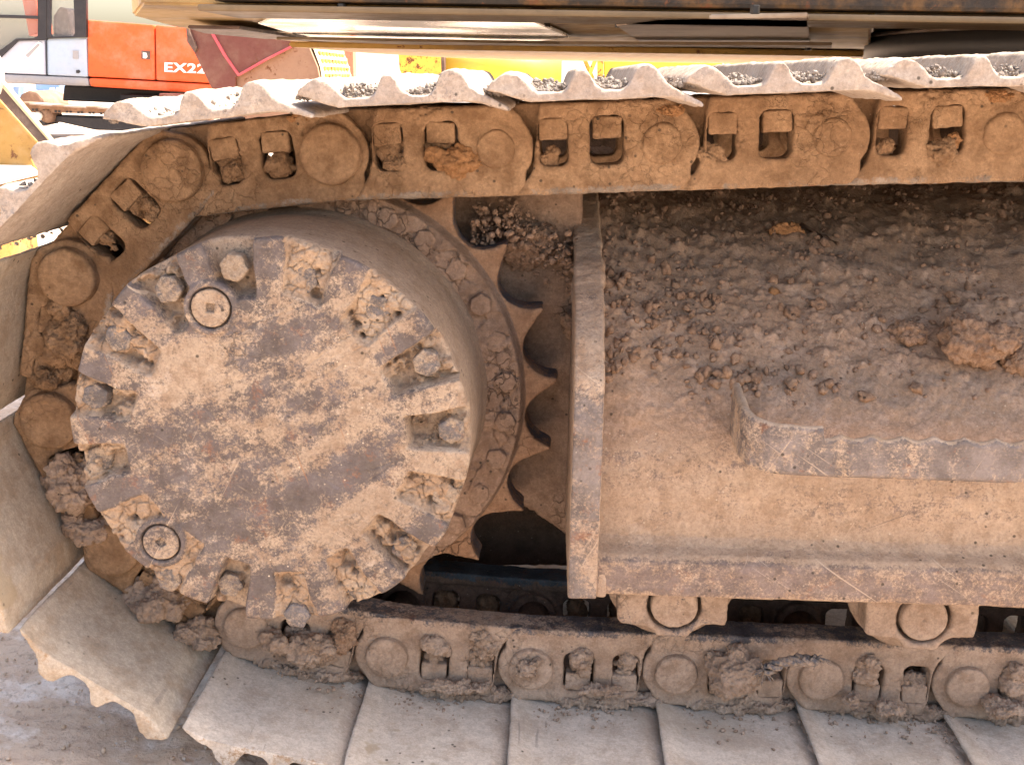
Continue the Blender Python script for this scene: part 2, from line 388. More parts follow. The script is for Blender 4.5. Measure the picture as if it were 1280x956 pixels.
s = N('polished_belly_cover'); s.col((.80, .76, .70)); n_ = s.noise(3, 6); s.inp('Roughness', s.ramp(n_, .3, .75, .10, .38)); s.inp('Metallic', 1.0); s.bump([(s.noise(9, 3), .06, .004)]); MT['polished'] = s.m
s = N('greyed_belly_cover'); n_ = s.noise(5, 10, .7); s.col(s.mix(s.ramp(n_, .4, .65), (.42, .33, .25), (.22, .14, .09))); s.inp('Roughness', .42); s.inp('Metallic', .6); MT['greycover'] = s.m
s = N('grease_black'); s.col((.018, .015, .013)); s.inp('Roughness', .5); s.bump([(s.noise(30, 6), .3, .003)]); MT['grease'] = s.m
s = N('cab_glass'); s.col((.35, .33, .31)); s.inp('Roughness', .08); s.inp('Alpha', .28); s.inp('Specular IOR Level', .8); MT['glass'] = s.m
MT['armyellow'] = paint('rusty_ochre_arm', (.46, .25, .07), .55, (.55, .38, .20), .6, sc=6, rustamt=.2)
MT['armdark'] = paint('dark_scraped_steel', (.10, .06, .05), .45, (.28, .2, .16), .7, sc=9)
MT['board'] = paint('white_board', (.80, .78, .72), .6, (.6, .5, .4), .2)
MT['truckblue'] = paint('faded_blue_truck', (.15, .28, .5), .5, (.4, .4, .45), .3)
MT['salmon'] = paint('salmon_post_paint', (.72, .20, .12), .5, (.55, .30, .22), .5, rustamt=.2, sc=10)
MT['extrack'] = paint('brown_track_steel', (.20, .12, .08), .7, (.34, .22, .15), .8, sc=5)
s = N('rope_fibre'); n_ = s.noise(200, 6); s.col(s.mix(s.ramp(n_, .35, .65), (.30, .22, .16), (.08, .08, .09))); s.inp('Roughness', .9); s.bump([(n_, .6, .002)]); MT['rope'] = s.m
# ground
s = N('yard_dirt')
n1 = s.noise(.7, 10, .7, s.mp((1, 1.3, 1))); n2 = s.noise(7, 10, .7, s.mp((.8, 1.4, 1), (0, 0, .4))); n3 = s.noise(70, 8, .75)
c = s.mix(s.ramp(n1, .35, .65), (.52, .375, .27), (.62, .475, .365)); c = s.mix(s.ramp(n2, .46, .62), c, (.76, .65, .56)); c = s.mix(s.ramp(n3, .5, .72, 0, .6), c, (.20, .145, .11))
c = s.mix(s.math('MULTIPLY', s.ramp(s.voro(60), .14, .08), s.ramp(s.noise(6, 3), .5, .6)), c, (.5, .46, .42))
s.col(c); s.inp('Roughness', .95); s.inp('Specular IOR Level', .2); s.bump([(n3, .8, .006), (s.noise(260, 5, .7), .5, .002), (n2, .4, .02)])
MT['ground'] = s.m

# ================================================================== SETTING
def build_ground():
    xs = np.concatenate([np.linspace(-400, -12, 30)[:-1], np.linspace(-12, -1.6, 40)[:-1], np.linspace(-1.6, .9, 420)[:-1], np.linspace(.9, 12, 40)[:-1], np.linspace(12, 400, 30)])
    ys = np.concatenate([np.linspace(-20, .55, 12)[:-1], np.linspace(.55, 1.9, 260)[:-1], np.linspace(1.9, 12, 50)[:-1], np.linspace(12, 900, 60)])
    X, Y = np.meshgrid(xs, ys, indexing='ij'); P = np.stack([X.ravel(), Y.ravel(), 0*X.ravel()], 1)
    z = -.42*sstep(4, 17, P[:, 1])
    near = (sstep(-2, -1.5, P[:, 0])*sstep(1.0, .8, P[:, 0])*sstep(2.1, 1.8, P[:, 1])*sstep(.4, .6, P[:, 1]))
    z = z + near*(.010*fbm(P, 5, 4, 3)+.004*fbm(P*np.array([1, 2.2, 1]), 26, 4, 9)) + (1-near)*.01*fbm(P, 1.0, 3, 5)
    f1, f2, _ = worley(P, 34, 4); z = z + near*.006*np.clip(.38-f1, 0, 1)*(fbm(P, 7, 2, 8) > 0.05)
    P[:, 2] = z
    me = np_mesh('ground', P, grid_faces(len(xs), len(ys)))
    tag(link_obj('ground', me, mat=MT['ground']), kind='structure')
build_ground()

# ================================================================== NEAR EXCAVATOR
YC = 1.38
exc = empty('excavator', (.6, YC, 0), 'mud-caked excavator in the foreground, its track and drive hub filling the picture', 'excavator')
def part(name, me, mat, parent=None, label=None, smooth=True, kind=None):
    """child of the near excavator, mesh given in world coordinates"""
    parent = parent or exc
    o = link_obj(name, me, parent, mat, smooth=smooth)
    o.matrix_parent_inverse = WM[parent].inverted(); WM[o] = Matrix()
    return tag(o, label, kind=kind)
WM = {exc: Matrix.Translation((.6, YC, 0))}
def mat_for(P0, P1, Y, my=1):
    """frame with X from P0 to P1, Z outwards of the chain loop"""
    u = Vector((P1[0]-P0[0], 0, P1[1]-P0[1])).normalized(); v = Vector((-u.z, 0, u.x))
    m = Matrix(((u.x, 0, v.x, P0[0]), (0, my, 0, Y), (u.z, 0, v.z, P0[1]), (0, 0, 0, 1)))
    return m
def place(o, m, parent=None):
    parent = parent or exc
    o.parent = parent; o.matrix_parent_inverse = Matrix(); o.matrix_local = WM[parent].inverted() @ m; WM[o] = m
    return o

# ---- the chain's path: pins from the top right, round the sprocket, to the bottom right
C0 = (-.298, .413)
PINS = [(1.075, .767), (.886, .766), (.697, .762), (.509, .7565), (.3195, .7488), (.1286, .7385), (-.0635, .7285), (-.2535, .7195)]
for a in (117.2, 151.5, 185.5, 219.5, 252.8): PINS.append((C0[0]+.3165*math.cos(math.radians(a)), C0[1]+.3165*math.sin(math.radians(a))))
PINS += [(-.1965, .0745), (-.0085, .0635), (.181, .0635), (.3705, .0625), (.5575, .0600), (.746, .0605), (.935, .0605), (1.12, .061)]
NL = len(PINS)-1
TOPN = 7   # links 0..6 lie on the upper run; 7..11 wrap; the rest lie on the ground

# ---- shoe
SH = [(-.062, .067), (-.058, .074), (-.049, .0805), (-.040, .0845), (-.031, .082), (-.022, .074), (-.012, .064), (-.002, .0635), (.012, .0635), (.018, .067), (.022, .076), (.026, .0845), (.036, .0852), (.041, .079), (.046, .069), (.054, .0640),
      (.070, .0635), (.076, .067), (.081, .077), (.086, .0855), (.098, .0868), (.106, .082), (.113, .070), (.122, .064), (.136, .057), (.148, .050), (.1535, .0455), (.149, .0435), (.138, .047), (.124, .052), (.105, .0545), (.00, .0545), (-.020, .0545), (-.034, .058), (-.050, .064)]
SH = [(a+.0635, b) for a, b in SH]
def shoe_mesh(seed, clean):
    me = prism_y(SH, 0, .54)
    me = remesh(me, .0026, 3)
    P = get_co(me); n = get_no(me); off = np.array([seed*2.3, seed*1.1, 0])
    end = sstep(.03, .0, P[:, 1])
    inner = sstep(.2, .8, -n[:, 2])
    d = .0011*fbm(P+off, 28, 4, seed)*(1-.55*inner*clean)+.0005*fbm(P+off, 160, 3, seed)*(1-.6*inner*clean)
    d += .0016*np.abs(fbm(P+off, 40, 4, seed+5))*sstep(.4, .9, n[:, 2])*sstep(.01, .05, P[:, 1])       # rough soil lying on the outer side
    d -= end*(.0006+.0009*fbm(P+off, 30, 3, seed+2))
    # chips along the open end
    P[:, 1] += end*(.0022*fbm(P*np.array([1, 0, 1])+off, 34, 4, seed+1)+.003*noise((P*np.array([1, 0, 0])+off)*9, seed))
    P = P+n*d[:, None]; set_co(me, P)
    wear = .2+(.95*sstep(.008, .0, P[:, 1]) if clean else .4*end)
    set_attr(me, 'wear', wear); return me
SHOES_T = [shoe_mesh(i+1, 0) for i in range(2)]; SHOES_L = [shoe_mesh(i+11, 1) for i in range(2)]
SHOES_S = [m.copy() for m in SHOES_L]
# ---- link
def link_mesh(seed, low=False, fill=.3):
    outer = [(.024, -.054), (.212, -.054), (.224, -.042)]+circ(.19, 0, .043, 9, -38, 42)+[(.214, .040), (.202, .049), (.052, .049), (.048, .03), (.046, .01), (.0455, -.008), (.041, -.026), (.032, -.040)]
    w1 = rrect(.049, -.022, .083, .033, .011); w2 = rrect(.108, -.022, .147, .033, .011)
    a = curve_plate([outer, w1, w2], .020, .003)
    inner = circ(0, 0, .041, 10, 100, 250)+[(.0, -.052), (.19, -.052), (.2, -.03), (.2, .03), (.19, .049), (0, .049)]
    b = move_me(curve_plate([inner, w1, w2], .018, .002), (0, .020, 0))
    rail = prism_y([(.004, -.0545), (.206, -.0545), (.212, -.050), (.206, -.037), (.012, -.037)], .003, .044)
    boss = lathe([(.0, -.0015), (.029, -.0015), (.033, .003), (.035, .02), (.0, .02)], 40); move_me(boss, (.19, 0, 0))
    ib = move_me(lathe([(0, .012), (.033, .012), (.033, .05), (0, .05)], 40), (.0, 0, 0))
    me = remesh(join_me([a, b, rail, boss, ib]), .0019 if not low else .0019, 2)
    P = get_co(me); n = get_no(me); off = np.array([seed*1.9, seed*.7, seed*.3])
    front = sstep(.024, .006, P[:, 1])
    crust = sstep(-.035, .0, P[:, 2])
    f1, f2, idv = worley(P+off+.006*np.stack([noise((P+off)*60, i) for i in range(3)], 1)+.003*np.stack([noise((P+off)*190, i) for i in range(3)], 1), 62, seed)
    mask = sstep(.1, .4, fbm(P+off, 16, 3, seed+4))*crust*front
    d = .0011*fbm(P+off, 40, 4, seed)+.0005*fbm(P+off, 170, 3, seed)
    d += mask*(.0026*(idv-.3)-.002*(1-sstep(0, .08, f2-f1)))
    P = P+n*d[:, None]
    # a thick bank of mud under the shoe seat
    top = sstep(.028, .046, P[:, 2])*front*sstep(.05, .07, P[:, 0])
    P[:, 1] -= top*.004*np.clip(fbm(P+off, 22, 4, seed+9)+.3, 0, 1)
    set_co(me, P)
    wear = .15+1.25*sstep(-.041, -.049, P[:, 2])*(.4+.6*(fbm(P+off, 12, 2, seed+6) > -.05))
    wear = np.where((P[:, 2] < -.052) & (n[:, 2] < -.5), 1.5, wear)
    set_attr(me, 'wear', wear); return me
LK_T = [link_mesh(i+1) for i in range(3)]
def pin_mesh(seed, r, proud):
    me = lathe([(0, -proud), (r*.45, -proud-.0003), (r*.62, -proud), (r*.66, -proud+.0012), (r*.70, -proud), (r*.93, -proud+.0006), (r, -proud+.003), (r*1.04, .002), (r*1.04, .012), (0, .012)], 48)
    me = remesh(me, .0014, 1); P = get_co(me); n = get_no(me); off = seed*1.37
    d = .0011*fbm(P+off, 45, 4, seed)+.0004*fbm(P+off, 200, 2, seed)
    set_co(me, P+n*d[:, None]); return me
PINM = [pin_mesh(1, .022, .005), pin_mesh(2, .023, .006)]; PINM_BIG = [pin_mesh(3, .0355, .013), pin_mesh(4, .0345, .014)]; PINM_LOW = [pin_mesh(5, .0285, .010), pin_mesh(6, .0275, .011)]
def nut_mesh(seed):
    me = remesh(box_me(-.0165, .0165, -.003, .016, -.0125, .0125, .002), .0014, 2); P = get_co(me); n = get_no(me)
    set_co(me, P+n*(.0016*fbm(P+seed, 50, 4, seed))[:, None]); return me
NUTM = [nut_mesh(i+1) for i in range(3)]
PLUGM = []
for i in range(4):
    me = blob_me((.018, .009, .017), 20+i, 4, .5, .12, 2.2); PLUGM.append(me)
fills = {}
PKM = [clump_me((.019, .010, .026), 300+i, 12, rough=.16, div=26) for i in range(3)]
SKM = []
for i in range(3):
    me = clump_me((.100, .016, .013), 310+i, 70, rough=.17, small=.30, div=70, cr=.002); SKM.append(me)
runname = lambda i: 'upper' if i < TOPN else ('wrapped' if i < 12 else 'lower')
FILL_TOP = {(6, 1): 1, (5, 1): 1, (5, 0): .5, (4, 0): 1, (3, 0): .9, (2, 0): 1, (2, 1): 1}
lump_n = 0
for i in range(NL):
    Pa, Pb = PINS[i], PINS[i+1]
    run = runname(i)
    lm = MT['linklow'] if run == 'lower' else MT['link']
    src = (SHOES_T if i < 9 else {'upper': SHOES_T, 'wrapped': SHOES_S, 'lower': SHOES_L}[run])[i % 2]
    sm = {'upper': MT['shoetop'], 'wrapped': MT['shoeside'], 'lower': MT['shoelow']}[run]
    if not src.materials: src.materials.append(sm)
    src.polygons.foreach_set('use_smooth', np.ones(len(src.polygons), dtype=bool))
    sh = bpy.data.objects.new('track_shoe', src); COL.objects.link(sh)
    tilt = {6: -.012, 4: .006, 8: .02, 10: -.015}.get(i, 0)
    place(sh, mat_for(Pb, Pa, 1.11+.004*math.sin(i*2.3)) @ Matrix.Rotation(tilt, 4, 'Y'))
    sh['label'] = {'upper': 'pale dusty triple-bar shoe of the upper run', 'wrapped': 'shoe curving round the drive end', 'lower': 'flat pale shoe lying on the ground'}[run]
    for side in (0, 1):
        base = LK_T[i % 3]
        if run == 'lower':
            key = ('low', i % 3)
            if key not in fills: fills[key] = base.copy(); fills[key].materials.clear(); fills[key].materials.append(MT['linklow'])
            base = fills[key]
        elif not base.materials: base.materials.append(MT['link'])
        base.polygons.foreach_set('use_smooth', np.ones(len(base.polygons), dtype=bool))
        lk = bpy.data.objects.new('track_link', base); COL.objects.link(lk)
        m = mat_for(Pb, Pa, 1.285 if side == 0 else 1.475, 1 if side == 0 else -1)
        place(lk, m); lk['label'] = 'near-side link' if side == 0 else 'far-side link'
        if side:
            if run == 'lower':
                if 'far' not in fills: fills['far'] = LK_T[0].copy(); fills['far'].materials.clear(); fills['far'].materials.append(MT['rail'])  # far row recoloured darker, interior shade put into its colour
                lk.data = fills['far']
            if 12 <= i <= 15:
                for uu in (.066, .1275):  # fills added to block the bright view through the far windows
                    q = bpy.data.objects.new('packed_mud', PKM[i % 3]); COL.objects.link(q); place(q, m @ Matrix.Translation((uu, .016, .003)) @ Matrix.Scale(1.5, 4), lk)
            continue
        pm = {'upper': PINM, 'wrapped': PINM_BIG, 'lower': PINM_LOW}[run][i % 2]
        key = (pm.name, run)
        if not pm.materials: pm.materials.append(lm)
        pm.polygons.foreach_set('use_smooth', np.ones(len(pm.polygons), dtype=bool))
        p = bpy.data.objects.new('link_pin', pm); COL.objects.link(p); place(p, m @ Matrix.Translation((.19, 0, 0)), lk)
        if run != 'upper' or i == 6:
            for k, uu in enumerate((.066, .1275)):
                pk = PKM[(i+k) % 3].copy() if run == 'lower' and ('pl', (i+k) % 3) not in fills else PKM[(i+k) % 3]
                if run == 'lower' and ('pl', (i+k) % 3) not in fills: pk.materials.clear()
                if run == 'lower':
                    pk = fills.setdefault(('pl', (i+k) % 3), pk)
                if not pk.materials: pk.materials.append(lm)
                pk.polygons.foreach_set('use_smooth', np.ones(len(pk.polygons), dtype=bool))
                q = bpy.data.objects.new('packed_mud', pk); COL.objects.link(q)
                place(q, m @ Matrix.Translation((uu, .014 if i != 15 else .022, .004)) @ Matrix.Rotation(i*1.9+k*3.1, 4, 'Y') @ Matrix.Scale(1.0+.1*math.sin(i*3+k)+(.22 if i == 6 else 0), 4), lk)
        if run == 'lower':
            sk = SKM[i % 3]
            if not sk.materials: sk.materials.append(lm)
            sk.polygons.foreach_set('use_smooth', np.ones(len(sk.polygons), dtype=bool))
            q = bpy.data.objects.new('mud_skirt', sk); COL.objects.link(q); place(q, m @ Matrix.Translation((.095, .006, .048)), lk)
        for k, uu in enumerate((.066, .1275)):
            nm_ = NUTM[(i+k) % 3]
            if run == 'lower':
                if ('n', (i+k) % 3) not in fills: fills[('n', (i+k) % 3)] = nm_.copy(); fills[('n', (i+k) % 3)].materials.clear(); fills[('n', (i+k) % 3)].materials.append(MT['linklow'])
                nm_ = fills[('n', (i+k) % 3)]
            if not nm_.materials: nm_.materials.append(MT['link'])
            nm_.polygons.foreach_set('use_smooth', np.ones(len(nm_.polygons), dtype=bool))
            q = bpy.data.objects.new('shoe_nut', nm_); COL.objects.link(q)
            place(q, m @ Matrix.Translation((uu+.001*math.sin(i*5+k), .004, .020)) @ Matrix.Rotation(.07*math.sin(i*7+k*3), 4, 'Y'), lk)
    # bushing between the two link plates
    bs = lathe([(0, 1.31), (.024, 1.31), (.024, 1.45), (0, 1.45)], 24); move_me(bs, (Pa[0], 0, Pa[1])); part('track_bushing', bs, MT['rail'])

# ---- sprocket
prof_t = np.array([0, 1.2, 3.4, 5.2, 6.9, 9, 11, 13.2, 15.2, 16.5, 17.1]); prof_r = np.array([.3175, .3085, .2935, .2835, .278, .2745, .2755, .2795, .288, .299, .312])
tl = []
for k in range(21):
    for t, r in zip(prof_t, prof_r):
        a = math.radians(4.4+17.1429*k-t*17.1429/17.5); tl.append((a, r))
tl.sort(key=lambda q: -q[0])
teeth = [(C0[0]+r*math.cos(a), C0[1]+r*math.sin(a)) for a, r in tl]
me = curve_plate([teeth, circ(C0[0], C0[1], .16, 60)], .052, .003); move_me(me, (0, 1.352, 0))
me = remesh(me, .0032, 1)
P = get_co(me); n = get_no(me); rad = np.hypot(P[:, 0]-C0[0], P[:, 2]-C0[1])
P = P+n*(.0012*fbm(P, 30, 4, 2)+.0005*fbm(P, 120, 3, 3))[:, None]; set_co(me, P)
ang = (np.degrees(np.arctan2(P[:, 2]-C0[1], P[:, 0]-C0[0]))-4.4) % 17.143
set_attr(me, 'wear', .1+1.3*sstep(.85, .4, np.abs(n[:, 1]))*(rad > .26))
sproc = part('sprocket', me, MT['sprocket'])
# caked ring where the sprocket is bolted on
nr, na = 60, 700
rr_ = np.linspace(.205, .2735, nr); aa = np.linspace(0, 2*math.pi, na, endpoint=False)
Rg, Ag = np.meshgrid(rr_, aa, indexing='ij'); Pm = np.stack([C0[0]+Rg.ravel()*np.cos(Ag.ravel()), 0*Rg.ravel(), C0[1]+Rg.ravel()*np.sin(Ag.ravel())], 1)
f1, f2, idv = worley(Pm+.006*np.stack([noise(Pm*50, i) for i in range(3)], 1), 34, 5)
crk = 1-sstep(0, .05, f2-f1)
h = .008*fbm(Pm, 16, 4, 6)+.002*fbm(Pm, 60, 4, 2)-.004*crk*(fbm(Pm, 9, 2, 8) > -.1)+.005*(idv-.5)
edge = sstep(.2735, .266, Rg.ravel())
Pm[:, 1] = 1.352-.022*edge*(1+.0)-np.clip(h, -.009, .011)*edge-.010*sstep(.24, .21, Rg.ravel())
me = np_mesh('ring', Pm, grid_faces(nr, na, True)[:, ::-1]); set_attr(me, 'wear', .3+.0*Rg.ravel())
part('mounting_ring', me, MT['ring'], sproc)
def hexhead(r, hh, seed=0, rem=.0016, amp=.0012):
    me = prism_y(circ(0, 0, r, 6), 0, hh+.012, .0016)
    move_me(me, (0, -hh, 0)); me = remesh(me, rem, 1); P = get_co(me); n = get_no(me)
    set_co(me, P+n*(amp*fbm(P+seed, 60, 4, seed)+amp*.5*fbm(P+seed, 220, 2, seed))[:, None]); return me
HX = [hexhead(.0145, .009, i+3) for i in range(3)]
for m_ in HX: m_.materials.append(MT['ring'])
for k in range(30):
    a = math.radians(6+12*k); o = bpy.data.objects.new('sprocket_bolt', HX[k % 3]); COL.objects.link(o)
    m_ = HX[k % 3]; m_.polygons.foreach_set('use_smooth', np.ones(len(m_.polygons), dtype=bool))
    place(o, Matrix.Translation((C0[0]+.2495*math.cos(a), 1.333+.003*math.sin(k*2.1), C0[1]+.2495*math.sin(a))) @ Matrix.Rotation(k*1.3, 4, 'Y'), sproc)

# ---- final drive cover (hub): a cast face with ribs and bolt pockets
HC = (-.300, .425); HY = 1.125
def px_hub(x, y, Y=HY):
    X, Z = at(x, y, Y); return X-HC[0], Z-HC[1]
bolt_px = [(378, 352), (290, 335), (208, 363), (145, 425), (116, 498), (118, 580), (150, 655), (210, 725), (283, 738), (371, 770), (447, 742), (503, 692), (555, 622), (563, 541), (532, 456), (470, 388)]
bolts = [px_hub(*p) for p in bolt_px]
bang = sorted([math.degrees(math.atan2(z, x)) % 360 for x, z in bolts])
ribs = [((bang[k]+(bang[(k+1) % 16]+(360 if k == 15 else 0)))/2) % 360 for k in range(16)]
plugs = [px_hub(263, 385), px_hub(201, 678)]
na = 1150; RH = .2195
aa = np.linspace(0, 2*math.pi, na, endpoint=False)
f_in = np.linspace(0, .118, 34)[1:]; f_out = np.linspace(.118, .2145, 84)[1:]; rim = np.linspace(.2145, RH, 6)[1:]
side_y = np.concatenate([np.linspace(0, .018, 8)[1:], np.linspace(.018, .205, 44)[1:]])
rows = []
ro_ = np.radians(bang); rb = np.radians(ribs)
scal = 1+.006*np.cos(16*(aa-rb[0]))+.007*noise(np.stack([np.cos(aa)*3, np.sin(aa)*3, aa*0], 1), 3)
dmin = np.min(np.abs((aa[:, None]-rb[None]+math.pi) % (2*math.pi)-math.pi), 1)
kidx = np.argmin(np.abs((aa[:, None]-ro_[None]+math.pi) % (2*math.pi)-math.pi), 1)
rin = np.array([.150, .144, .150, .158, .152, .147, .140, .149, .158, .152, .146, .150, .158, .149, .144, .150])[kidx]
fillv = np.array([.45, .35, .75, .75, .15, .35, .75, .6, .55, .95, .95, .15, .85, .75, .55, .75])
deep = 1.45*np.array([-.019, -.017, -.016, -.014, -.018, -.016, -.015, -.015, -.015, -.013, -.013, -.016, -.013, -.013, -.017, -.015])
def face_h(r, a, X, Z, masks=False):
    Pq = np.stack([X, Z, 0*X], 1)
    d = r*np.sin(np.minimum(dmin[a], 1.2))
    wob = .003*fbm(Pq, 30, 3, 5)
    hw = .0110+.0035*sstep(.15, .2, r)
    m = sstep(hw, hw+.0055, d+wob)*sstep(rin[a], rin[a]+.009, r+wob*1.4)
    for px_, pz_ in plugs:
        dd = np.hypot(X-px_, Z-pz_); m = m*sstep(.0275, .0315, dd)
    fl = fillv[kidx[a]]
    lum = fbm(Pq, 42, 4, 12)
    f1, f2, idv = worley(np.stack([X, Z, 0*X], 1)+.004*np.stack([noise(Pq*70, i) for i in range(3)], 1), 62, 5)
    muddy = sstep(.0, .35, lum+fl*1.3-.45)
    fillh = muddy*(-deep[kidx[a]])*np.clip(fl*.85+.35*lum, 0, 1.02)
    h = m*(deep[kidx[a]]+fillh+muddy*(.0022*(idv-.5)-.0028*(1-sstep(0, .07, f2-f1))))
    h += (1-m)*(.0009*fbm(Pq, 24, 4, 2)+.0011*fbm(Pq, 9, 2, 3)) + .00035*fbm(Pq, 170, 3, 4) + m*.0005*fbm(Pq, 150, 3, 4)
    for (px_, pz_) in plugs:
        dd = np.hypot(X-px_, Z-pz_); h += .0022*sstep(.031, .0275, dd)*sstep(.0215, .0235, dd)-.006*sstep(.0235, .0215, dd)
    # gouges and scratches
    for gx, gz, ga, gl, gd in GOU:
        cx = (X-gx)*math.cos(ga)+(Z-gz)*math.sin(ga); cz = -(X-gx)*math.sin(ga)+(Z-gz)*math.cos(ga)
        h -= gd*np.exp(-(cz/.0008)**2)*sstep(gl, gl*.7, np.abs(cx))*(1-m)
    return (h, m, muddy*m) if masks else h
rg = random.Random(5)
GOU = [(rg.uniform(-.13, .13), rg.uniform(-.15, .15), rg.choice([.5, .62, .4, -.6, .9, .55])+rg.uniform(-.12, .12), rg.uniform(.01, .07), rg.uniform(.0004, .0011)) for _ in range(46)]
V = [np.array([[HC[0], HY, HC[1]]])]; WR = [np.array([.6])]; MU = [np.array([0.])]
ai = np.arange(na)
hrim = None
for r in np.concatenate([f_in, f_out, rim]):
    rr2 = r*(1+(scal-1)*sstep(.15, RH, np.array([r]))[0])
    X = rr2*np.cos(aa); Z = rr2*np.sin(aa)
    h, m, mu_ = face_h(rr2, ai, X, Z, True)
    t = max(0, (r-.2145)/(RH-.2145)); drop = .005*(1-math.sqrt(max(0, 1-t*t)))
    V.append(np.stack([HC[0]+X, HY-h+drop, HC[1]+Z], 1)); hrim = HY-h+drop
    ca, sa_ = math.cos(.42), math.sin(.42)
    Dg = np.stack([(X*ca+Z*sa_)*7+3.3, (-X*sa_+Z*ca)*19+1.7, 0*X], 1); dn = fbm(Dg, 1.0, 5, 77, .6)
    WR.append((1-m)*(np.clip(.66+.85*dn, .15, 1.25)+.22*sstep(.14, .19, np.array([r]))[0])+m*.05); MU.append(mu_)
rimr = RH*scal
for yy in side_y:
    t = yy/.205
    y_ = hrim*(1-t)+(HY+.205)*t
    blend = sstep(0, .25, np.array([t]))[0]
    rs = rimr*(1-blend)+(.2185+.005*t)*blend + .004*sstep(.85, 1, np.array([t]))[0]
    X = rs*np.cos(aa); Z = rs*np.sin(aa)
    Pq = np.stack([X, y_, Z], 1); dd = .0012*fbm(Pq, 14, 4, 6)+.0003*fbm(Pq, 120, 2, 6)
    V.append(np.stack([HC[0]+X*(1+dd/.22), y_, HC[1]+Z*(1+dd/.22)], 1)); WR.append(np.full(na, .1)); MU.append(np.zeros(na))
V = np.concatenate(V)
# centre fan is replaced by a zero-radius ring of the same length
ring0 = np.repeat(V[:1], na, 0); V = np.concatenate([ring0, V[1:]]); WR[0] = np.full(na, .6); MU[0] = np.zeros(na)
nrow = len(V)//na
nface = len(f_in)+len(f_out)+len(rim)+1
Fq = grid_faces(nrow, na, True)[:, ::-1]
me = np_mesh('cover', V, Fq[na:]);
# middle cap
bm = bmesh.new(); bm.from_mesh(me); bm.verts.ensure_lookup_table()
cv = bm.verts.new(V[0]); bm.verts.ensure_lookup_table()
for j in range(na): bm.faces.new((bm.verts[na+j], bm.verts[na+(j+1) % na], cv))
bm.normal_update(); bm.to_mesh(me); bm.free()
wv = np.concatenate(WR+[np.array([.6])]); set_attr(me, 'wear', wv[:len(me.vertices)])
mv = np.concatenate(MU+[np.array([0.])])[:len(me.vertices)]
cover = part('final_drive_cover', me, MT['hub'])
me.materials.append(MT['hubmud']); me.materials.append(MT['hubside'])
nl = np.zeros(len(me.polygons)*4, dtype=np.int32)
cent = np.empty(len(me.polygons)*3, dtype=np.float32); me.polygons.foreach_get('center', cent); cent = cent.reshape(-1, 3)
first = np.array([p.vertices[0] for p in me.polygons])
row = np.clip(first//na, 0, nrow)
mi = np.where((row >= nface+3) & (first < nrow*na), 2, np.where(mv[first] > .45, 1, 0)).astype(np.int32)
me.polygons.foreach_set('material_index', mi)
HB = [hexhead(.0155, .006, i+31, .0011, .0018) for i in range(4)]
for m_ in HB:
    m_.materials.append(MT['bolt']); m_.polygons.foreach_set('use_smooth', np.ones(len(m_.polygons), dtype=bool))
prot = {0: -.004, 1: .0005, 2: .000, 3: -.002, 4: -.002, 5: -.012, 6: -.011, 7: .002, 8: -.009, 9: .003, 10: -.008, 11: -.010, 12: -.004, 13: -.002, 14: .0, 15: -.005}
for k, (bx_, bz_) in enumerate(bolts):
    o = bpy.data.objects.new('cover_bolt', HB[k % 4]); COL.objects.link(o)
    place(o, Matrix.Translation((HC[0]+bx_, HY+.0095-prot[k], HC[1]+bz_)) @ Matrix.Rotation(k*.9+.3, 4, 'Y') @ Matrix.Rotation(.05*math.sin(k*3), 4, 'X'), cover)
for (bx_, bz_), ang_ in zip(plugs, (.9, .2)):
    sq = [(.0065*math.cos(a), .0065*math.sin(a)) for a in (0, math.pi/2, math.pi, 1.5*math.pi)]
    me = curve_plate([circ(0, 0, .0205, 40), sq], .008, .0015); m2 = lathe([(0, .005), (.019, .005), (.019, .012), (0, .012)], 30)
    me = remesh(join_me([me, m2]), .0010, 0); P = get_co(me); n = get_no(me); set_co(me, P+n*(.0007*fbm(P+ang_, 60, 4, 3))[:, None])
    o = link_obj('drain_plug', me, mat=MT['hub']); set_attr(me, 'wear', np.full(len(P), .35)); place(o, Matrix.Translation((HC[0]+bx_, HY-.0015, HC[1]+bz_)) @ Matrix.Rotation(ang_, 4, 'Y'), cover)

# ---- gearbox and plates behind the sprocket
part('gearbox_housing', move_me(lathe([(0, 1.404), (.255, 1.404), (.262, 1.42), (.262, 1.60), (0, 1.60)], 64), (C0[0], 0, C0[1])), MT['ring'])
def mud_plate(px, Y, depth, mat, name, vox=.004, amp=.005, parent=None, cr=1):
    poly = [at(x, y, Y) for x, y in px]
    me = prism_y(poly, Y, Y+depth); me = remesh(me, vox, 1); P = get_co(me); n = get_no(me)
    f1, f2, idv = worley(P, 30, 3)
    P = P+n*(amp*fbm(P, 11, 4, 3)+.001*fbm(P, 90, 3, 4)-cr*.002*(1-sstep(0, .06, f2-f1)))[:, None]; set_co(me, P)
    return part(name, me, mat, parent)
brk = mud_plate([(560, 232), (728, 232), (730, 690), (708, 672), (690, 655), (668, 638), (640, 626), (560, 600)], 1.43, .03, MT['ring'], 'frame_bracket')
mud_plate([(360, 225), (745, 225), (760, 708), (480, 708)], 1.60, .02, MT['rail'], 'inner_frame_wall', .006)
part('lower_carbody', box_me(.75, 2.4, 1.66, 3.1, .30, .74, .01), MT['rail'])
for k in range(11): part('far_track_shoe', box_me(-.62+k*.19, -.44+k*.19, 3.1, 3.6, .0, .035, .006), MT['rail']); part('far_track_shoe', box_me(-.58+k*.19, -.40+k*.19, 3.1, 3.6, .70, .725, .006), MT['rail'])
part('far_track_frame', box_me(-.55, 1.5, 3.2, 3.5, .036, .69, .02), MT['rail'])

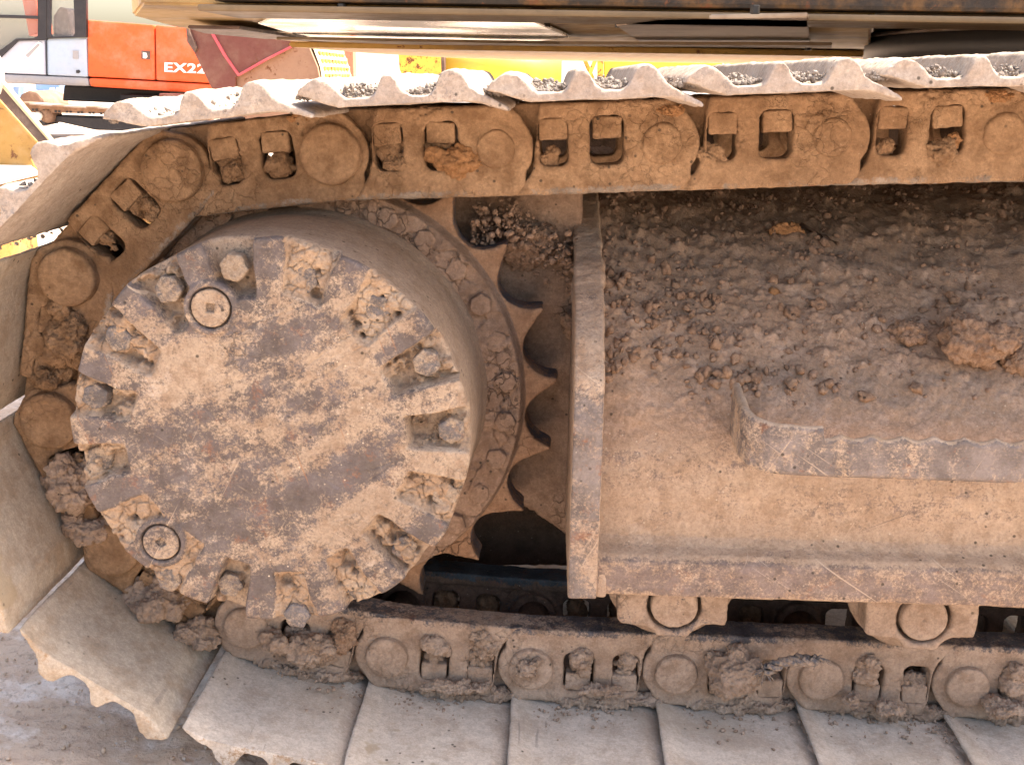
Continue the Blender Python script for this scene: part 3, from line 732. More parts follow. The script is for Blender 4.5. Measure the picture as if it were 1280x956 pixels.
# ---- track frame
FP = [(1.46, .226), (1.20, .2245), (1.176, .2245), (1.1715, .229), (1.170, .236), (1.170, .262), (1.172, .270), (1.180, .277), (1.196, .281), (1.204, .290), (1.206, .305), (1.209, .345), (1.218, .385), (1.235, .418), (1.262, .455), (1.292, .487), (1.335, .522), (1.385, .556), (1.43, .580), (1.50, .612), (1.60, .642), (1.75, .668), (1.95, .672)]
FP = np.array(FP); seg = np.hypot(*np.diff(FP, axis=0).T); S = np.concatenate([[0], np.cumsum(seg)])
def frame_prof(s): return np.interp(s, S, FP[:, 0]), np.interp(s, S, FP[:, 1])
s_soil = S[12]   # above here loose soil lies on the frame
def frame_rows():
    a = np.linspace(0, S[3], 30)[:-1]; b = np.linspace(S[3], S[9], 44)[:-1]; c = np.linspace(S[9], S[17], 150)[:-1]; d = np.linspace(S[17], S[-1], 120)
    return np.concatenate([a, b, c, d])
ss = frame_rows(); xs = np.concatenate([np.linspace(.066, .58, 340)[:-1], np.linspace(.58, 1.25, 130)])
y0, z0 = frame_prof(ss)
k_ = 5; pad = lambda v: np.convolve(np.pad(v, k_, mode='edge'), np.ones(2*k_+1)/(2*k_+1), 'valid')
wsm = sstep(S[10], S[12], ss); y0 = y0*(1-wsm)+pad(y0)*wsm; z0 = z0*(1-wsm)+pad(z0)*wsm
ty = np.gradient(y0); tz = np.gradient(z0); ln = np.hypot(ty, tz); ny, nz_ = -tz/ln, ty/ln
def frame_disp(P, soil, X):
    f1, f2, idv = worley(P, 60, 2); f1b, f2b, idb = worley(P, 130, 6); g1, g2, gi = worley(P, 28, 12)
    lum = np.clip(.42-f1, 0, 1)*(idv > .35)*.014+np.clip(.42-f1b, 0, 1)*(idb > .3)*.005
    big = np.clip(.40-g1, 0, 1)*(gi > .5)*.030*sstep(-.1, .3, fbm(P, 7, 2, 3))
    heap = .020*sstep(.17, .07, X)*sstep(.1, .3, soil)+.012*np.clip(fbm(P, 6, 3, 21), 0, 1)
    base = .0009*fbm(P, 26, 4, 1)+.0004*fbm(P, 150, 3, 2)+.0007*fbm(P*np.array([.4, 1, 1]), 60, 3, 7)
    return base*(1+soil*1.5)+soil*(lum+big+heap+.007*fbm(P, 17, 5, 4)+.003*np.abs(fbm(P, 55, 3, 14)))
Xg, Sg = np.meshgrid(xs, ss, indexing='ij')
Pm = np.stack([Xg.ravel(), np.tile(y0, len(xs)), np.tile(z0, len(xs))], 1)
soil = sstep(S[12], S[15]+.01, Sg.ravel()+.03*fbm(Pm, 7, 4, 8))
d = frame_disp(Pm, soil, Xg.ravel())
Nn = np.stack([0*Xg.ravel(), np.tile(ny, len(xs)), np.tile(nz_, len(xs))], 1)
Pf = Pm+Nn*d[:, None]
Fq = grid_faces(len(xs), len(ss))
me = np_mesh('frame', Pf, Fq)
lip = sstep(S[2], S[4], Sg.ravel())*sstep(S[7], S[6], Sg.ravel())
set_attr(me, 'wear', .36+.72*lip-.5*soil)
set_attr(me, 'soil', sstep(S[10], S[14]+.03, Sg.ravel()+.03*fbm(Pm, 9, 4, 18)))
frame = part('track_frame', me, MT['web'])
# end plate welded across the frame
EP = [(1.165, .2235), (1.165, .36), (1.170, .44), (1.182, .485), (1.215, .525), (1.275, .562), (1.36, .600), (1.50, .648), (1.72, .690), (1.72, .60), (1.46, .50), (1.40, .2235)]
me = prism_x(EP, .0325, .0665, .003); me = remesh(me, .0024, 1); P = get_co(me); n = get_no(me)
soilm = sstep(.50, .56, P[:, 2])
P = P+n*(.0010*fbm(P, 30, 4, 3)+.0006*fbm(P, 130, 3, 4)+soilm*.004*np.clip(fbm(P, 25, 4, 8), 0, 1))[:, None]
set_co(me, P); set_attr(me, 'wear', 1.0*sstep(.52, .44, P[:, 2])*(n[:, 1] < -.3)+.15)
part('end_plate', me, MT['edge'], frame)
me = prism_x([(1.168, .225), (1.20, .225), (1.20, .275), (1.172, .268)], .064, .078, .004)   # weld at the foot of the end plate
me = remesh(me, .002, 2); P = get_co(me); n = get_no(me); set_co(me, P+n*(.0015*fbm(P, 60, 3, 3))[:, None]); part('weld_bead', me, MT['edge'], frame)
# bent serrated step bar
pts = [(.2185, 1.240), (.2165, 1.205), (.2165, 1.165), (.223, 1.138), (.238, 1.123), (.258, 1.117), (.296, 1.115), (.36, 1.115), (.52, 1.115), (.80, 1.115)]
xl = []; 
cum = 0
fine_ = []
for (a, b), (c, d_) in zip(pts[:-1], pts[1:]):
    L = math.hypot(c-a, d_-b); m_ = max(2, int(L/.0025))
    for q in range(m_): fine_.append((a+(c-a)*q/m_, b+(d_-b)*q/m_))
fine_.append(pts[-1]); fine_ = np.array(fine_)
for _ in range(6): fine_[1:-1] = (fine_[:-2]+fine_[1:-1]*2+fine_[2:])/4
tan = np.gradient(fine_, axis=0); tan /= np.hypot(*tan.T)[:, None]; nn = np.stack([tan[:, 1], -tan[:, 0]], 1)  # outwards (to the camera)
xb = fine_[:, 0]; arcl = np.concatenate([[0], np.cumsum(np.hypot(*np.diff(fine_, axis=0).T))])
zb = np.interp(arcl, [0, .1, arcl[-1]], [.408, .402, .398])
ztop = np.interp(arcl, [0, .04, .09, .14], [.470, .468, .461, .4575])
ser = (xb-.30)/.0325; tooth = .0055*(1-np.abs(((ser % 1)-.5)*2))**1.6
ztop = np.where(xb > .297, .4440+tooth, ztop)
th_ = .0050; sec = []
K = 14
for i_, (p, q) in enumerate(zip(fine_, nn)):
    o_ = p; i2 = p-q*th_*2
    zz = np.linspace(zb[i_]+.003, ztop[i_]-.003, K)
    ringp = [(o_[0], o_[1], z) for z in zz]+[(o_[0]-q[0]*.003, o_[1]-q[1]*.003, ztop[i_])]+[(i2[0]+q[0]*.003, i2[1]+q[1]*.003, ztop[i_])]+[(i2[0], i2[1], z) for z in zz[::-1]]+[(i2[0]+q[0]*.003, i2[1]+q[1]*.003, zb[i_])]+[(o_[0]-q[0]*.003, o_[1]-q[1]*.003, zb[i_])]
    sec.append(ringp)
V = np.array(sec).reshape(-1, 3); m_ = len(sec[0])
me = np_mesh('step', V, grid_faces(len(sec), m_, True)); bm = bmesh.new(); bm.from_mesh(me); bmesh.ops.recalc_face_normals(bm, faces=bm.faces); bm.to_mesh(me); bm.free()
n = get_no(me); P = get_co(me); set_co(me, P+n*(.0007*fbm(P, 40, 4, 2)+.0004*fbm(P, 160, 3, 2))[:, None])
set_attr(me, 'wear', 1.1*np.ones(len(P))*(n[:, 1] < .2)*(n[:, 2] < .6))
part('step_bar', me, MT['step'], frame, 'bent step bar with a notched upper edge')

# ---- bottom rollers
def roller(dx, dz, k):
    cx, cz = at(843, 757, 1.228); cx += dx; cz += dz
    body = lathe([(0, 1.262), (.060, 1.262), (.079, 1.266), (.083, 1.272), (.083, 1.284), (.075, 1.292), (.070, 1.32), (.070, 1.44), (.083, 1.468), (.083, 1.49), (0, 1.49)], 64)
    move_me(body, (cx, 0, cz+.020)); me = remesh(body, .003, 1); P = get_co(me); n = get_no(me); set_co(me, P+n*(.0015*fbm(P, 22, 4, k))[:, None])
    r = part('track_roller', me, MT['linklow'], None, 'bottom roller under the frame')
    pxs = [(771, 725), (771, 771), (776, 775), (808, 779), (815, 783), (820, 791), (858, 793), (869, 782), (880, 777), (905, 778), (907, 772), (911, 725)]
    poly = []
    for x, y in pxs:
        X, Z = at(x, y, 1.235); poly.append((X+dx, Z+dz))
    me = curve_plate([poly, circ(cx, cz, .0335, 40)], .036, .004); move_me(me, (0, 1.226, 0)); me = remesh(me, .0018, 1); P = get_co(me); n = get_no(me)
    set_co(me, P+n*(.0014*fbm(P, 30, 4, k+4)+.0005*fbm(P, 150, 3, k))[:, None]); set_attr(me, 'wear', np.full(len(P), .55)); part('roller_collar', me, MT['linklow'], r)
    me = lathe([(0, 1.224), (.0265, 1.224), (.0285, 1.226), (.0292, 1.232), (.0285, 1.26), (0, 1.26)], 48); move_me(me, (cx, 0, cz)); me = remesh(me, .0013, 1)
    P = get_co(me); n = get_no(me); set_co(me, P+n*(.0008*fbm(P, 40, 4, k)+.0004*fbm(P, 160, 3, k)-.003*np.exp(-((P[:, 0]-cx)**2+(P[:, 2]-cz)**2)/.0025**2))[:, None]); part('roller_shaft', me, MT['linklow'], r)
    for sx in (-.044, .044):
        me = remesh(prism_y(rrect(cx+sx-.012, cz-.031, cx+sx+.012, cz-.012, .005), 1.24, 1.262, .002), .0016, 1); P = get_co(me); n = get_no(me)
        set_co(me, P+n*(.001*fbm(P, 60, 3, k))[:, None]); part('collar_bolt', me, MT['linklow'], r)
roller(0, 0, 1)
x2, z2 = at(1153, 773, 1.235); x1, z1 = at(843, 757, 1.235); roller(x2-x1, z2-z1, 2); roller((x2-x1)*2, 0, 3)
part('frame_underside', box_me(.07, 1.25, 1.30, 1.47, .20, .226, .004), MT['rail'], frame)

# ================================================================== UPPER STRUCTURE of the near excavator
ZB = .90
def plan_prism(poly, z0, z1, bev=.004):
    me = prism_y([(a, b) for a, b in poly], 0, 1, 0); P = get_co(me)
    set_co(me, np.stack([P[:, 0], P[:, 2], z0+P[:, 1]*(z1-z0)], 1))
    bm = bmesh.new(); bm.from_mesh(me); bmesh.ops.recalc_face_normals(bm, faces=bm.faces)
    if bev: bmesh.ops.bevel(bm, geom=bm.edges[:], offset=bev, segments=2, affect='EDGES')
    bm.to_mesh(me); bm.free(); return me
plan = [(-.60, 1.66), (-.74, 2.0), (-.83, 2.5), (-.84, 2.9), (-.80, 3.5), (-.70, 4.2), (-.50, 4.9), (-.2, 5.3), (2.6, 5.3), (2.6, 1.66)]
main_plan = plan[:8]+[(1.45, 5.3), (.45, 1.66)]
part('belly_plate', plan_prism(main_plan, ZB, ZB+.03), MT['belly'], smooth=False)
part('belly_plate', plan_prism([(.455, 1.66), (1.455, 5.3), (2.6, 5.3), (2.6, 1.66)], ZB+.034, ZB+.05), MT['bellytan'], smooth=False)
plan2 = [(x*.99+.01, y+.02) for x, y in plan]
part('upper_body', plan_prism([(-.36, 1.70), (-.60, 2.2), (-.66, 3.0), (-.5, 4.4), (-.1, 5.2), (2.6, 5.2), (2.6, 1.70)], ZB+.052, ZB+.95, .02), MT['yellow'], smooth=False)
part('side_skirt', box_me(-.48, 2.6, 1.60, 1.655, ZB+.004, ZB+.16, .006), MT['skirt'], smooth=False)
part('skirt_flange', box_me(-.50, 2.6, 1.600, 1.80, ZB-.010, ZB-.001, .003), MT['bellytan'], smooth=False)
part('far_sill', plan_prism([(-.66, 4.2), (-.46, 4.88), (-.18, 5.25), (1.42, 5.25), (.90, 3.35), (-.78, 3.35)], ZB-.020, ZB-.004), MT['sill'], smooth=False)
for px in ([(115, -6), (196, -4), (262, 44), (300, 44)], ):
    pass
# long frame rail under the belly, left part
def belly_panel(px, zt, mat, name, th=.006, label=None):
    poly = [onz(x, y, zt) for x, y in px]; return part(name, plan_prism(poly, zt, zt+th, .0015), mat, label=label, smooth=False)
belly_panel([(322, 30), (352, 18.5), (470, 19), (560, 20), (665, 27), (712, 47), (640, 56), (390, 50)], ZB-.009, MT['polished'], 'cover_plate', label='bright bare cover plate')
belly_panel([(770, 33), (820, 25), (1010, 22), (1012, 60), (800, 53)], ZB-.010, MT['greycover'], 'cover_plate', label='dull grey cover plate')
belly_panel([(345, 50), (500, 56), (700, 58), (1040, 60), (1040, 57), (700, 55.5), (390, 50)], ZB-.022, MT['bellytan'], 'belly_rib')
belly_panel([(235, 36), (300, 37), (388, 50), (330, 49), (255, 42)], ZB-.016, MT['armdark'], 'belly_rib')
hm = prism_y(circ(0, 0, .013, 6), 0, .022, .002); hm.transform(Matrix.Rotation(math.pi/2, 4, 'X')); hm.materials.append(MT['grease'])
for x, y in [(427, 22), (373, 38), (683, 40), (555, 53), (661, 62), (604, 69), (698, 68), (731, 69), (784, 70), (773, 41), (943, 25), (961, 57), (984, 70), (880, 61), (845, 68), (1010, 68)]:
    X, Y = onz(x, y-3, ZB-.012); sc_ = .5 if Y < 2.3 else .75 if Y < 4 else 1.1
    o = bpy.data.objects.new('belly_bolt', hm); COL.objects.link(o); place(o, Matrix.Translation((X, Y, ZB-.008)) @ Matrix.Scale(sc_, 4))
sb = lathe([(0, 0), (1.0, 0), (1.0, -.070), (.985, -.076), (.985, -.078), (.950, -.078), (.94, -.09), (.94, -.15), (0, -.15)], 96)
sb.transform(Matrix.Translation((1.78, 2.78, ZB+.028)) @ Matrix.Rotation(-math.pi/2, 4, 'X').inverted() @ Matrix.Scale(1, 4)); 
P = get_co(sb)
if P[:, 2].max() > ZB+.04: P[:, 2] = 2*(ZB+.028)-P[:, 2]; set_co(sb, P)
bear = part('swing_bearing', sb, MT['grease'])
lp = lathe([(.998, -.004), (1.012, -.004), (1.012, .004), (.998, .004), (.998, -.004)], 96); lp.transform(Matrix.Translation((1.78, 2.78, ZB+.020)) @ Matrix.Rotation(math.pi/2, 4, 'X'))
part('bearing_lip', lp, MT['greycover'], bear)
for k in range(64):
    a = 2*math.pi*k/64
    if math.sin(a) > .2: continue
    o = bpy.data.objects.new('bearing_bolt', hm); COL.objects.link(o); place(o, Matrix.Translation((1.78+.972*math.cos(a), 2.78+.968*math.sin(a), ZB-.052)), bear)

# ================================================================== MUD, CLODS AND SOIL
def frame_pt(px, py):
    best = None
    for s_ in np.linspace(S[4], S[-2], 500):
        Y, Z = frame_prof(s_); X, Zr = at(px, py, Y)
        if best is None or abs(Zr-Z) < best[0]: best = (abs(Zr-Z), X, Y, Z, s_)
    i = np.interp(best[4], ss, np.arange(len(ss))); i = int(round(i))
    return Vector((best[1], best[2], best[3])), Vector((0, ny[i], nz_[i]))
def clod(px, py, wpx, hpx, label, seed, mat='clod', group=None, sub=4, depth=None, amp=.35, rot=0, name='mud_clod', at_pt=None, lift=.25):
    if at_pt is None: p, nrm = frame_pt(px, py+hpx*.2)
    else: p, nrm = Vector(at_pt), Vector((0, -1, 0))
    k = p.y*1.03/CAM_F
    rx, rz = wpx*k/2, hpx*k/2; ry = depth or (rx+rz)/2
    me = clump_me((rx, ry, rz), seed, int(12+90*max(0, amp-.25)) if sub > 3 else 4, rough=.2, div=40 if sub > 4 else 24 if sub > 3 else 14)
    o = link_obj(name, me, None, MT[mat], loc=p+nrm*min(ry, rz)*lift); o.rotation_euler = (0, rot, 0)
    return tag(o, label, 'clod', group)
G1 = 'clods of dried soil on the sloping frame'
clod(1214, 430, 90, 72, 'largest crumbly brown clod, standing with a thin upright flake on the frame slope', 3, amp=.45, group=G1, sub=5, rot=.1, lift=.75)
clod(1272, 445, 44, 48, 'brown clod cut off by the right edge of the view, beside the largest clod', 5, amp=.4, group=G1)
clod(1137, 413, 46, 34, 'low dark grey-brown clod just left of the largest clod', 8, amp=.45, group=G1)
clod(984, 290, 56, 30, 'flat orange-brown mud flake high on the frame slope under the chain', 9, 'orangeclod', G1, depth=.006, amp=.5, lift=1.2)
clod(1022, 381, 32, 22, 'rounded pale brown clod in the middle of the frame slope', 12, group=G1, sub=3)
clod(1190, 372, 24, 18, 'small brown clod on the slope above the largest clod', 13, group=G1, sub=3)
clod(803, 366, 26, 21, 'rounded brown clod in the heap beside the end plate, nearest the corner', 14, group=G1, sub=3)
clod(779, 322, 24, 22, 'orange-brown clod at the top of the heap beside the end plate', 15, group=G1, sub=3)
clod(823, 379, 22, 20, 'rounded clod at the lower right of the heap near the end plate', 16, group=G1, sub=3)
clod(790, 346, 24, 18, 'middle clod of the heap beside the end plate', 17, group=G1, sub=3)
clod(774, 361, 18, 16, 'small dark clod touching the end plate', 18, group=G1, sub=3)
clod(850, 368, 22, 20, 'brown clod just right of the heap beside the end plate', 19, group=G1, sub=3)
clod(967, 363, 18, 14, 'small yellowish clod left of the rounded pale brown clod', 22, 'orangeclod', G1, sub=3)
clod(990, 396, 20, 12, 'flat clod below the row of pebbles on the frame slope', 23, group=G1, sub=3)
clod(822, 428, 18, 16, 'lone brown clod low on the frame slope below the heap', 24, group=G1, sub=3)
# dark twig under the flake
def tube_me(pts, r, n=8, seed=0, amp=0.):
    P = []; 
    for i, p in enumerate(pts):
        p = Vector(p); d = (Vector(pts[min(i+1, len(pts)-1)])-Vector(pts[max(i-1, 0)])).normalized(); a = d.orthogonal().normalized(); b = d.cross(a)
        rr = r[i] if hasattr(r, '__len__') else r
        for k in range(n):
            t = 2*math.pi*k/n; P.append(p+(a*math.cos(t)+b*math.sin(t))*rr*(1+amp*random.uniform(-1, 1)))
    me = np_mesh('tube', np.array([list(v) for v in P]), grid_faces(len(pts), n, True))
    bm = bmesh.new(); bm.from_mesh(me); bm.verts.ensure_lookup_table(); m = len(pts)
    bm.faces.new([bm.verts[k] for k in range(n)]); bm.faces.new([bm.verts[(m-1)*n+k] for k in range(n)][::-1])
    bmesh.ops.recalc_face_normals(bm, faces=bm.faces); bm.to_mesh(me); bm.free(); return me
tw = []
for x, y in [(1000, 287), (1015, 296), (1030, 303), (1046, 311)]:
    p, nrm = frame_pt(x, y); tw.append(p+nrm*.008)
tag(link_obj('twig', tube_me(tw, .003, 8, 1, .2), None, MT['rail']), 'thin dark twig lying under the flat orange-brown mud flake', 'twig')

# lumps of mud packed in the windows of the upper chain
GL = 'lumps of dried mud packed into the chain'
def lump(px, py, Y, w, h, label, seed, mat='clod', dep=None, amp=.3, cat='mud lump', name='mud_lump', rot=0, sub=4, crk=.12):
    X, Z = at(px, py, Y); k = Y/CAM_F
    me = clump_me((w*k/2, dep or min(w, h)*k*.45, h*k/2), seed, int(10+60*max(0, amp-.2)), div=44 if sub > 4 else 28, rough=.16, cr=.002)
    o = link_obj(name, me, None, MT[mat], loc=(X, Y, Z)); o.rotation_euler = (0, rot, 0); return tag(o, label, cat, GL)
lump(350, 207, 1.291, 56, 46, 'cracked mud plug in the upper link window above the top of the drive hub', 31, 'link')
lump(300, 210, 1.300, 46, 46, 'mud plug in the small window behind the cracked plug above the hub', 32, 'link')
lump(192, 262, 1.295, 34, 36, 'rounded mud plug in the window of the sloping link left of the hub top', 33, 'link', rot=.5)
lump(568, 204, 1.287, 84, 52, 'widest crumbling mud plug in the upper chain, above the sprocket teeth', 34, 'orangeclod', amp=.4)
lump(500, 203, 1.297, 38, 34, 'small mud plug half filling the window left of the widest plug', 35, 'link')
lump(690, 196, 1.294, 44, 34, 'flat oval mud plug under a nut above the frame end plate', 36, 'link', dep=.008)
lump(893, 190, 1.293, 44, 36, 'crumbly mud plug under a nut above the middle of the soil slope', 37, 'link', dep=.010)
lump(1100, 190, 1.298, 32, 44, 'ragged mud plug hanging from the window above the large clods', 38, 'link', amp=.45)
lump(1175, 190, 1.290, 52, 38, 'broken mud plug left in the right-hand window, under a loose orange lump', 39, 'link', amp=.4)
lump(1192, 176, 1.288, 22, 22, 'small round orange lump stuck in the right-hand window of the upper chain', 40, 'orangeclod', amp=.3)
lump(842, 139, 1.283, 46, 18, 'block of mud pressed between chain and shoe above the round pin', 41, 'orangeclod', dep=.010, amp=.25)
lump(372, 148, 1.290, 50, 16, 'ragged cake of mud under the shoe above the hub top', 42, 'orangeclod', dep=.010, amp=.4)
lump(1250, 122, 1.285, 42, 16, 'flat cake of mud under the shoe at the right edge', 43, 'orangeclod', dep=.010, amp=.4)
# around the sprocket, left
lump(88, 432, 1.290, 86, 84, 'broad mass of brown mud caked on the chain left of the hub', 45, 'link', dep=.030, amp=.45, sub=5)
lump(84, 392, 1.292, 60, 44, 'soft heap of mud just under the big round pin at far left', 44, 'link', dep=.028, amp=.35, sub=5)
lump(62, 470, 1.295, 44, 40, 'square knob of mud above the lowest left pin', 46, 'link', dep=.022, amp=.35)
lump(90, 600, 1.290, 90, 90, 'dark brown mud filling the chain behind the lower left hub rim', 47, 'linklow', dep=.032, amp=.45, sub=5)
lump(110, 660, 1.290, 70, 60, 'dark mud heap between two wrapped shoes at lower left', 48, 'linklow', dep=.03, amp=.45, sub=5)
lump(200, 745, 1.290, 110, 70, 'mud heap under the hub rim above the tilted shoe', 49, 'linklow', dep=.034, amp=.5, sub=5)
lump(245, 790, 1.285, 76, 48, 'crumbling mud at the head of the tilted lower shoe', 50, 'linklow', dep=.03, amp=.55, sub=5)
lump(398, 808, 1.285, 110, 56, 'lumpy pale mud spilling onto the flat shoe under the hub', 51, 'linklow', dep=.034, amp=.6, sub=5)
lump(432, 792, 1.280, 40, 56, 'upright crumbly lump wedged between hub and lower chain', 52, 'clod', dep=.02, amp=.5)
lump(345, 800, 1.272, 66, 44, 'round cap of mud over the first lower pin below the hub', 53, 'linklow', dep=.024, amp=.25)
# lower chain
lump(546, 806, 1.285, 42, 50, 'rounded lump in the cracked window of the lower link right of the hub', 54, 'linklow', amp=.3)
lump(603, 806, 1.285, 36, 52, 'cracked mud block at the right end of the first lower link', 55, 'linklow', amp=.4)
lump(727, 822, 1.285, 44, 52, 'egg-shaped lump in the window of the second lower link', 56, 'linklow', amp=.25, crk=.2)
lump(785, 820, 1.290, 34, 48, 'square mud block in the small window left of the roller', 57, 'linklow', amp=.3)
lump(662, 834, 1.268, 46, 36, 'flaky mud cap over the pin under the end plate', 58, 'linklow', dep=.010, amp=.25)
lump(920, 840, 1.272, 92, 78, 'largest lump of pale crumbling mud on the lower chain, between the two rollers', 59, 'linklow', dep=.030, amp=.55, sub=5)
lump(1083, 838, 1.285, 38, 52, 'two-part lump in the round window below the right roller', 60, 'linklow', amp=.35)
lump(1145, 850, 1.300, 32, 34, 'small lump deep in the open window below the right roller', 61, 'linklow', amp=.3)
lump(1066, 876, 1.265, 50, 24, 'smooth pale lump lying on a shoe below the right roller', 62, 'linklow', dep=.016, amp=.2)
lump(1112, 886, 1.262, 46, 22, 'crumbled lumps on the shoe right of the smooth pale lump', 63, 'linklow', dep=.016, amp=.6, sub=5)
lump(1268, 850, 1.283, 50, 52, 'round lump in the link window at the right edge', 64, 'linklow', amp=.3)
lump(1255, 885, 1.262, 80, 30, 'loose crumbs heaped on the shoe at the lower right edge', 65, 'linklow', dep=.022, amp=.65, sub=5)
lump(570, 858, 1.270, 120, 18, 'thin skirt of mud along the foot of the first lower link', 66, 'linklow', dep=.012, amp=.5, sub=5)
lump(745, 862, 1.270, 110, 16, 'thin skirt of mud along the foot of the second lower link', 67, 'linklow', dep=.012, amp=.5, sub=5)
# soil piled on the bracket behind the teeth
lump(655, 305, 1.43, 100, 64, 'pile of brown soil on the bracket behind the uppermost teeth', 70, 'soil', dep=.05, amp=.6, sub=5)
lump(705, 318, 1.41, 26, 26, 'rounded clod on the bracket close to the end plate', 71, 'clod', amp=.3, sub=3)
lump(713, 330, 1.40, 16, 14, 'small clod under the rounded one beside the end plate', 72, 'clod', amp=.3, sub=3)
lump(673, 292, 1.40, 40, 26, 'largest clod on top of the soil pile behind the teeth', 73, 'clod', amp=.35)
lump(640, 285, 1.41, 30, 30, 'reddish clod behind the tip of the uppermost tooth', 74, 'clod', amp=.4)
lump(712, 405, 1.415, 24, 50, 'bulge of mud beside the end plate level with the third tooth', 75, 'clod', dep=.02, amp=.3)

# loose crumbs: one uncountable mass on the frame and shoes
def stones(name, pts, sizes, mats, label, seed=0, sub=1):
    bases = []
    for i in range(8):
        me = blob_me((1, .72, .8), 200+i+seed, sub, .75, 0, 1.3); P = get_co(me)
        T = np.array([[v for v in p.vertices] for p in me.polygons]); bases.append((P, T)); bpy.data.meshes.remove(me)
    Vs, Ts, off = [], [], 0
    r = np.random.default_rng(seed+3)
    for p, sz in zip(pts, sizes):
        P, T = bases[r.integers(8)]; a = r.uniform(0, 6.28, 3)
        Rm = np.array(Matrix.Rotation(a[0], 3, 'X') @ Matrix.Rotation(a[1], 3, 'Y') @ Matrix.Rotation(a[2], 3, 'Z'))
        Vs.append(P @ Rm.T*sz*r.uniform(.7, 1.2, 3)+p); Ts.append(T+off); off += len(P)
    me = np_mesh(name, np.concatenate(Vs), np.concatenate(Ts)); o = link_obj(name, me, None, mats)
    tag(o, label, 'loose soil', None, 'stuff'); return o
def surf(X, s_):
    i = np.interp(s_, ss, np.arange(len(ss))); lo = np.clip(np.round(i).astype(int), 0, len(ss)-1)
    return np.stack([X, y0[lo], z0[lo]], 1), np.stack([0*X, ny[lo], nz_[lo]], 1)
NS = 5200
Xr = rng.uniform(.07, .72, NS); sr = S[13]+.03+rng.uniform(0, 1, NS)**.8*(S[-2]-S[13]-.03)
Pp, Nn_ = surf(Xr, sr); dens = 1.3*fbm(Pp, 8, 3, 33)+.6*sstep(.25, .08, Xr)*sstep(S[14], S[16], sr)+.15*sstep(S[14], S[16], sr)-.25*sstep(S[14]+.02, S[13], sr)
keep = dens > rng.uniform(-.35, .55, NS); Pp, Nn_, Xr, sr = Pp[keep], Nn_[keep], Xr[keep], sr[keep]
sl_ = sstep(S[13], S[15]+.02, sr); dd = frame_disp(Pp, sl_, Xr)
size = .0008+.0045*rng.uniform(0, 1, len(Pp))**4+.006*rng.uniform(0, 1, len(Pp))*(rng.uniform(0, 1, len(Pp)) > .95)*(dens[keep] > .25)
Pp = Pp+Nn_*(dd+size*.35)[:, None]
stones('loose_soil', Pp, size, MT['soil'], 'crumbs and pebbles of brown soil strewn over the sloping top of the track frame', 1)
NM = 170
Xr = np.concatenate([.07+.15*rng.uniform(0, 1, 90)**1.5, rng.normal(.255, .05, 45), rng.uniform(.1, .6, 35)]); sr = np.concatenate([S[14]+rng.uniform(0, 1, 90)*(S[17]-S[14]), S[14]+.01+rng.normal(0, .012, 45), S[14]+rng.uniform(0, 1, 35)*(S[18]-S[14])])
Pp, Nn_ = surf(Xr, sr); sl_ = sstep(S[13], S[15]+.02, sr); dd = frame_disp(Pp, sl_, Xr); size = .0035+.0065*rng.uniform(0, 1, NM)**2
stones('loose_soil', Pp+Nn_*(dd+size*.3)[:, None], size, MT['clod'], 'thumb-sized lumps heaped beside the end plate and scattered along the middle of the frame slope', 11, 2)
# crumbs on the lower shoes beside the chain, and on the bracket
pts, szs = [], []
for _ in range(900):
    X = rng.uniform(-.42, .6); k_i = np.interp(X, [-.42, -.2, .6], [.0, .02, .008]); Y = 1.285-abs(rng.normal(0, .03))
    if noise(np.array([[X*9, 3, 5]]), 4)[0]+rng.uniform(-.3, .3) < .0: continue
    pts.append((X, Y, .0745-.053+np.interp(X, [-.42, -.2, 0, .6], [.06, -.002, -.010, -.013]))); szs.append(.0009+.003*rng.uniform(0, 1)**3)
stones('loose_soil', np.array(pts), np.array(szs), MT['linklow'], 'small mud crumbs lying on the flat lower shoes along the foot of the chain', 2)
pts, szs = [], []
for _ in range(700):
    px_, py_ = rng.uniform(590, 722), 0; Y = rng.uniform(1.385, 1.43)
    X, Z = at(px_, np.interp(px_, [590, 640, 722], [285, 272, 330])+rng.normal(8, 16), Y); pts.append((X, Y-.02*rng.uniform(), Z)); szs.append(.0016+.006*rng.uniform(0, 1)**3)
stones('loose_soil', np.array(pts), np.array(szs), MT['soil'], 'crumbs of brown soil piled on the bracket behind the sprocket teeth', 3)
# grey crumbly soil lying between the bars of the upper shoes
pts, szs = [], []
for i in range(0, 9):
    m = mat_for(PINS[i+1], PINS[i], 1.11)
    for lo, hi in ((.036, .082), (.106, .150), (-.0, .016)):
        for _ in range(1000 if i < 7 else 150):
            u = rng.uniform(lo, hi); y = .014+rng.uniform()**1.4*.40; hgt = .0625+.013*rng.uniform()*(math.sin(math.pi*(u-lo)/(hi-lo)))**.4*(.5+noise(np.array([[u*40, y*20, i]]), 5)[0])
            p = m @ Vector((u, y, hgt+.002)); pts.append(tuple(p)); szs.append(.0009+.0034*rng.uniform()**2.5)
stones('loose_soil', np.array(pts), np.array(szs), MT['greysoil'], 'grey dusty crumbs lying between the bars of the upper track shoes', 4, 0)
# pebbles and crumbs on the ground, lower left
pts, szs = [], []
for _ in range(1800):
    X, Y = rng.uniform(-1.0, -.30), rng.uniform(.75, 1.45); pts.append((X, Y, .002)); szs.append(.0007+.004*rng.uniform()**4)
stones('loose_gravel', np.array(pts), np.array(szs), MT['ground'], 'fine gravel scattered on the yard ground below the lower left shoes', 5)

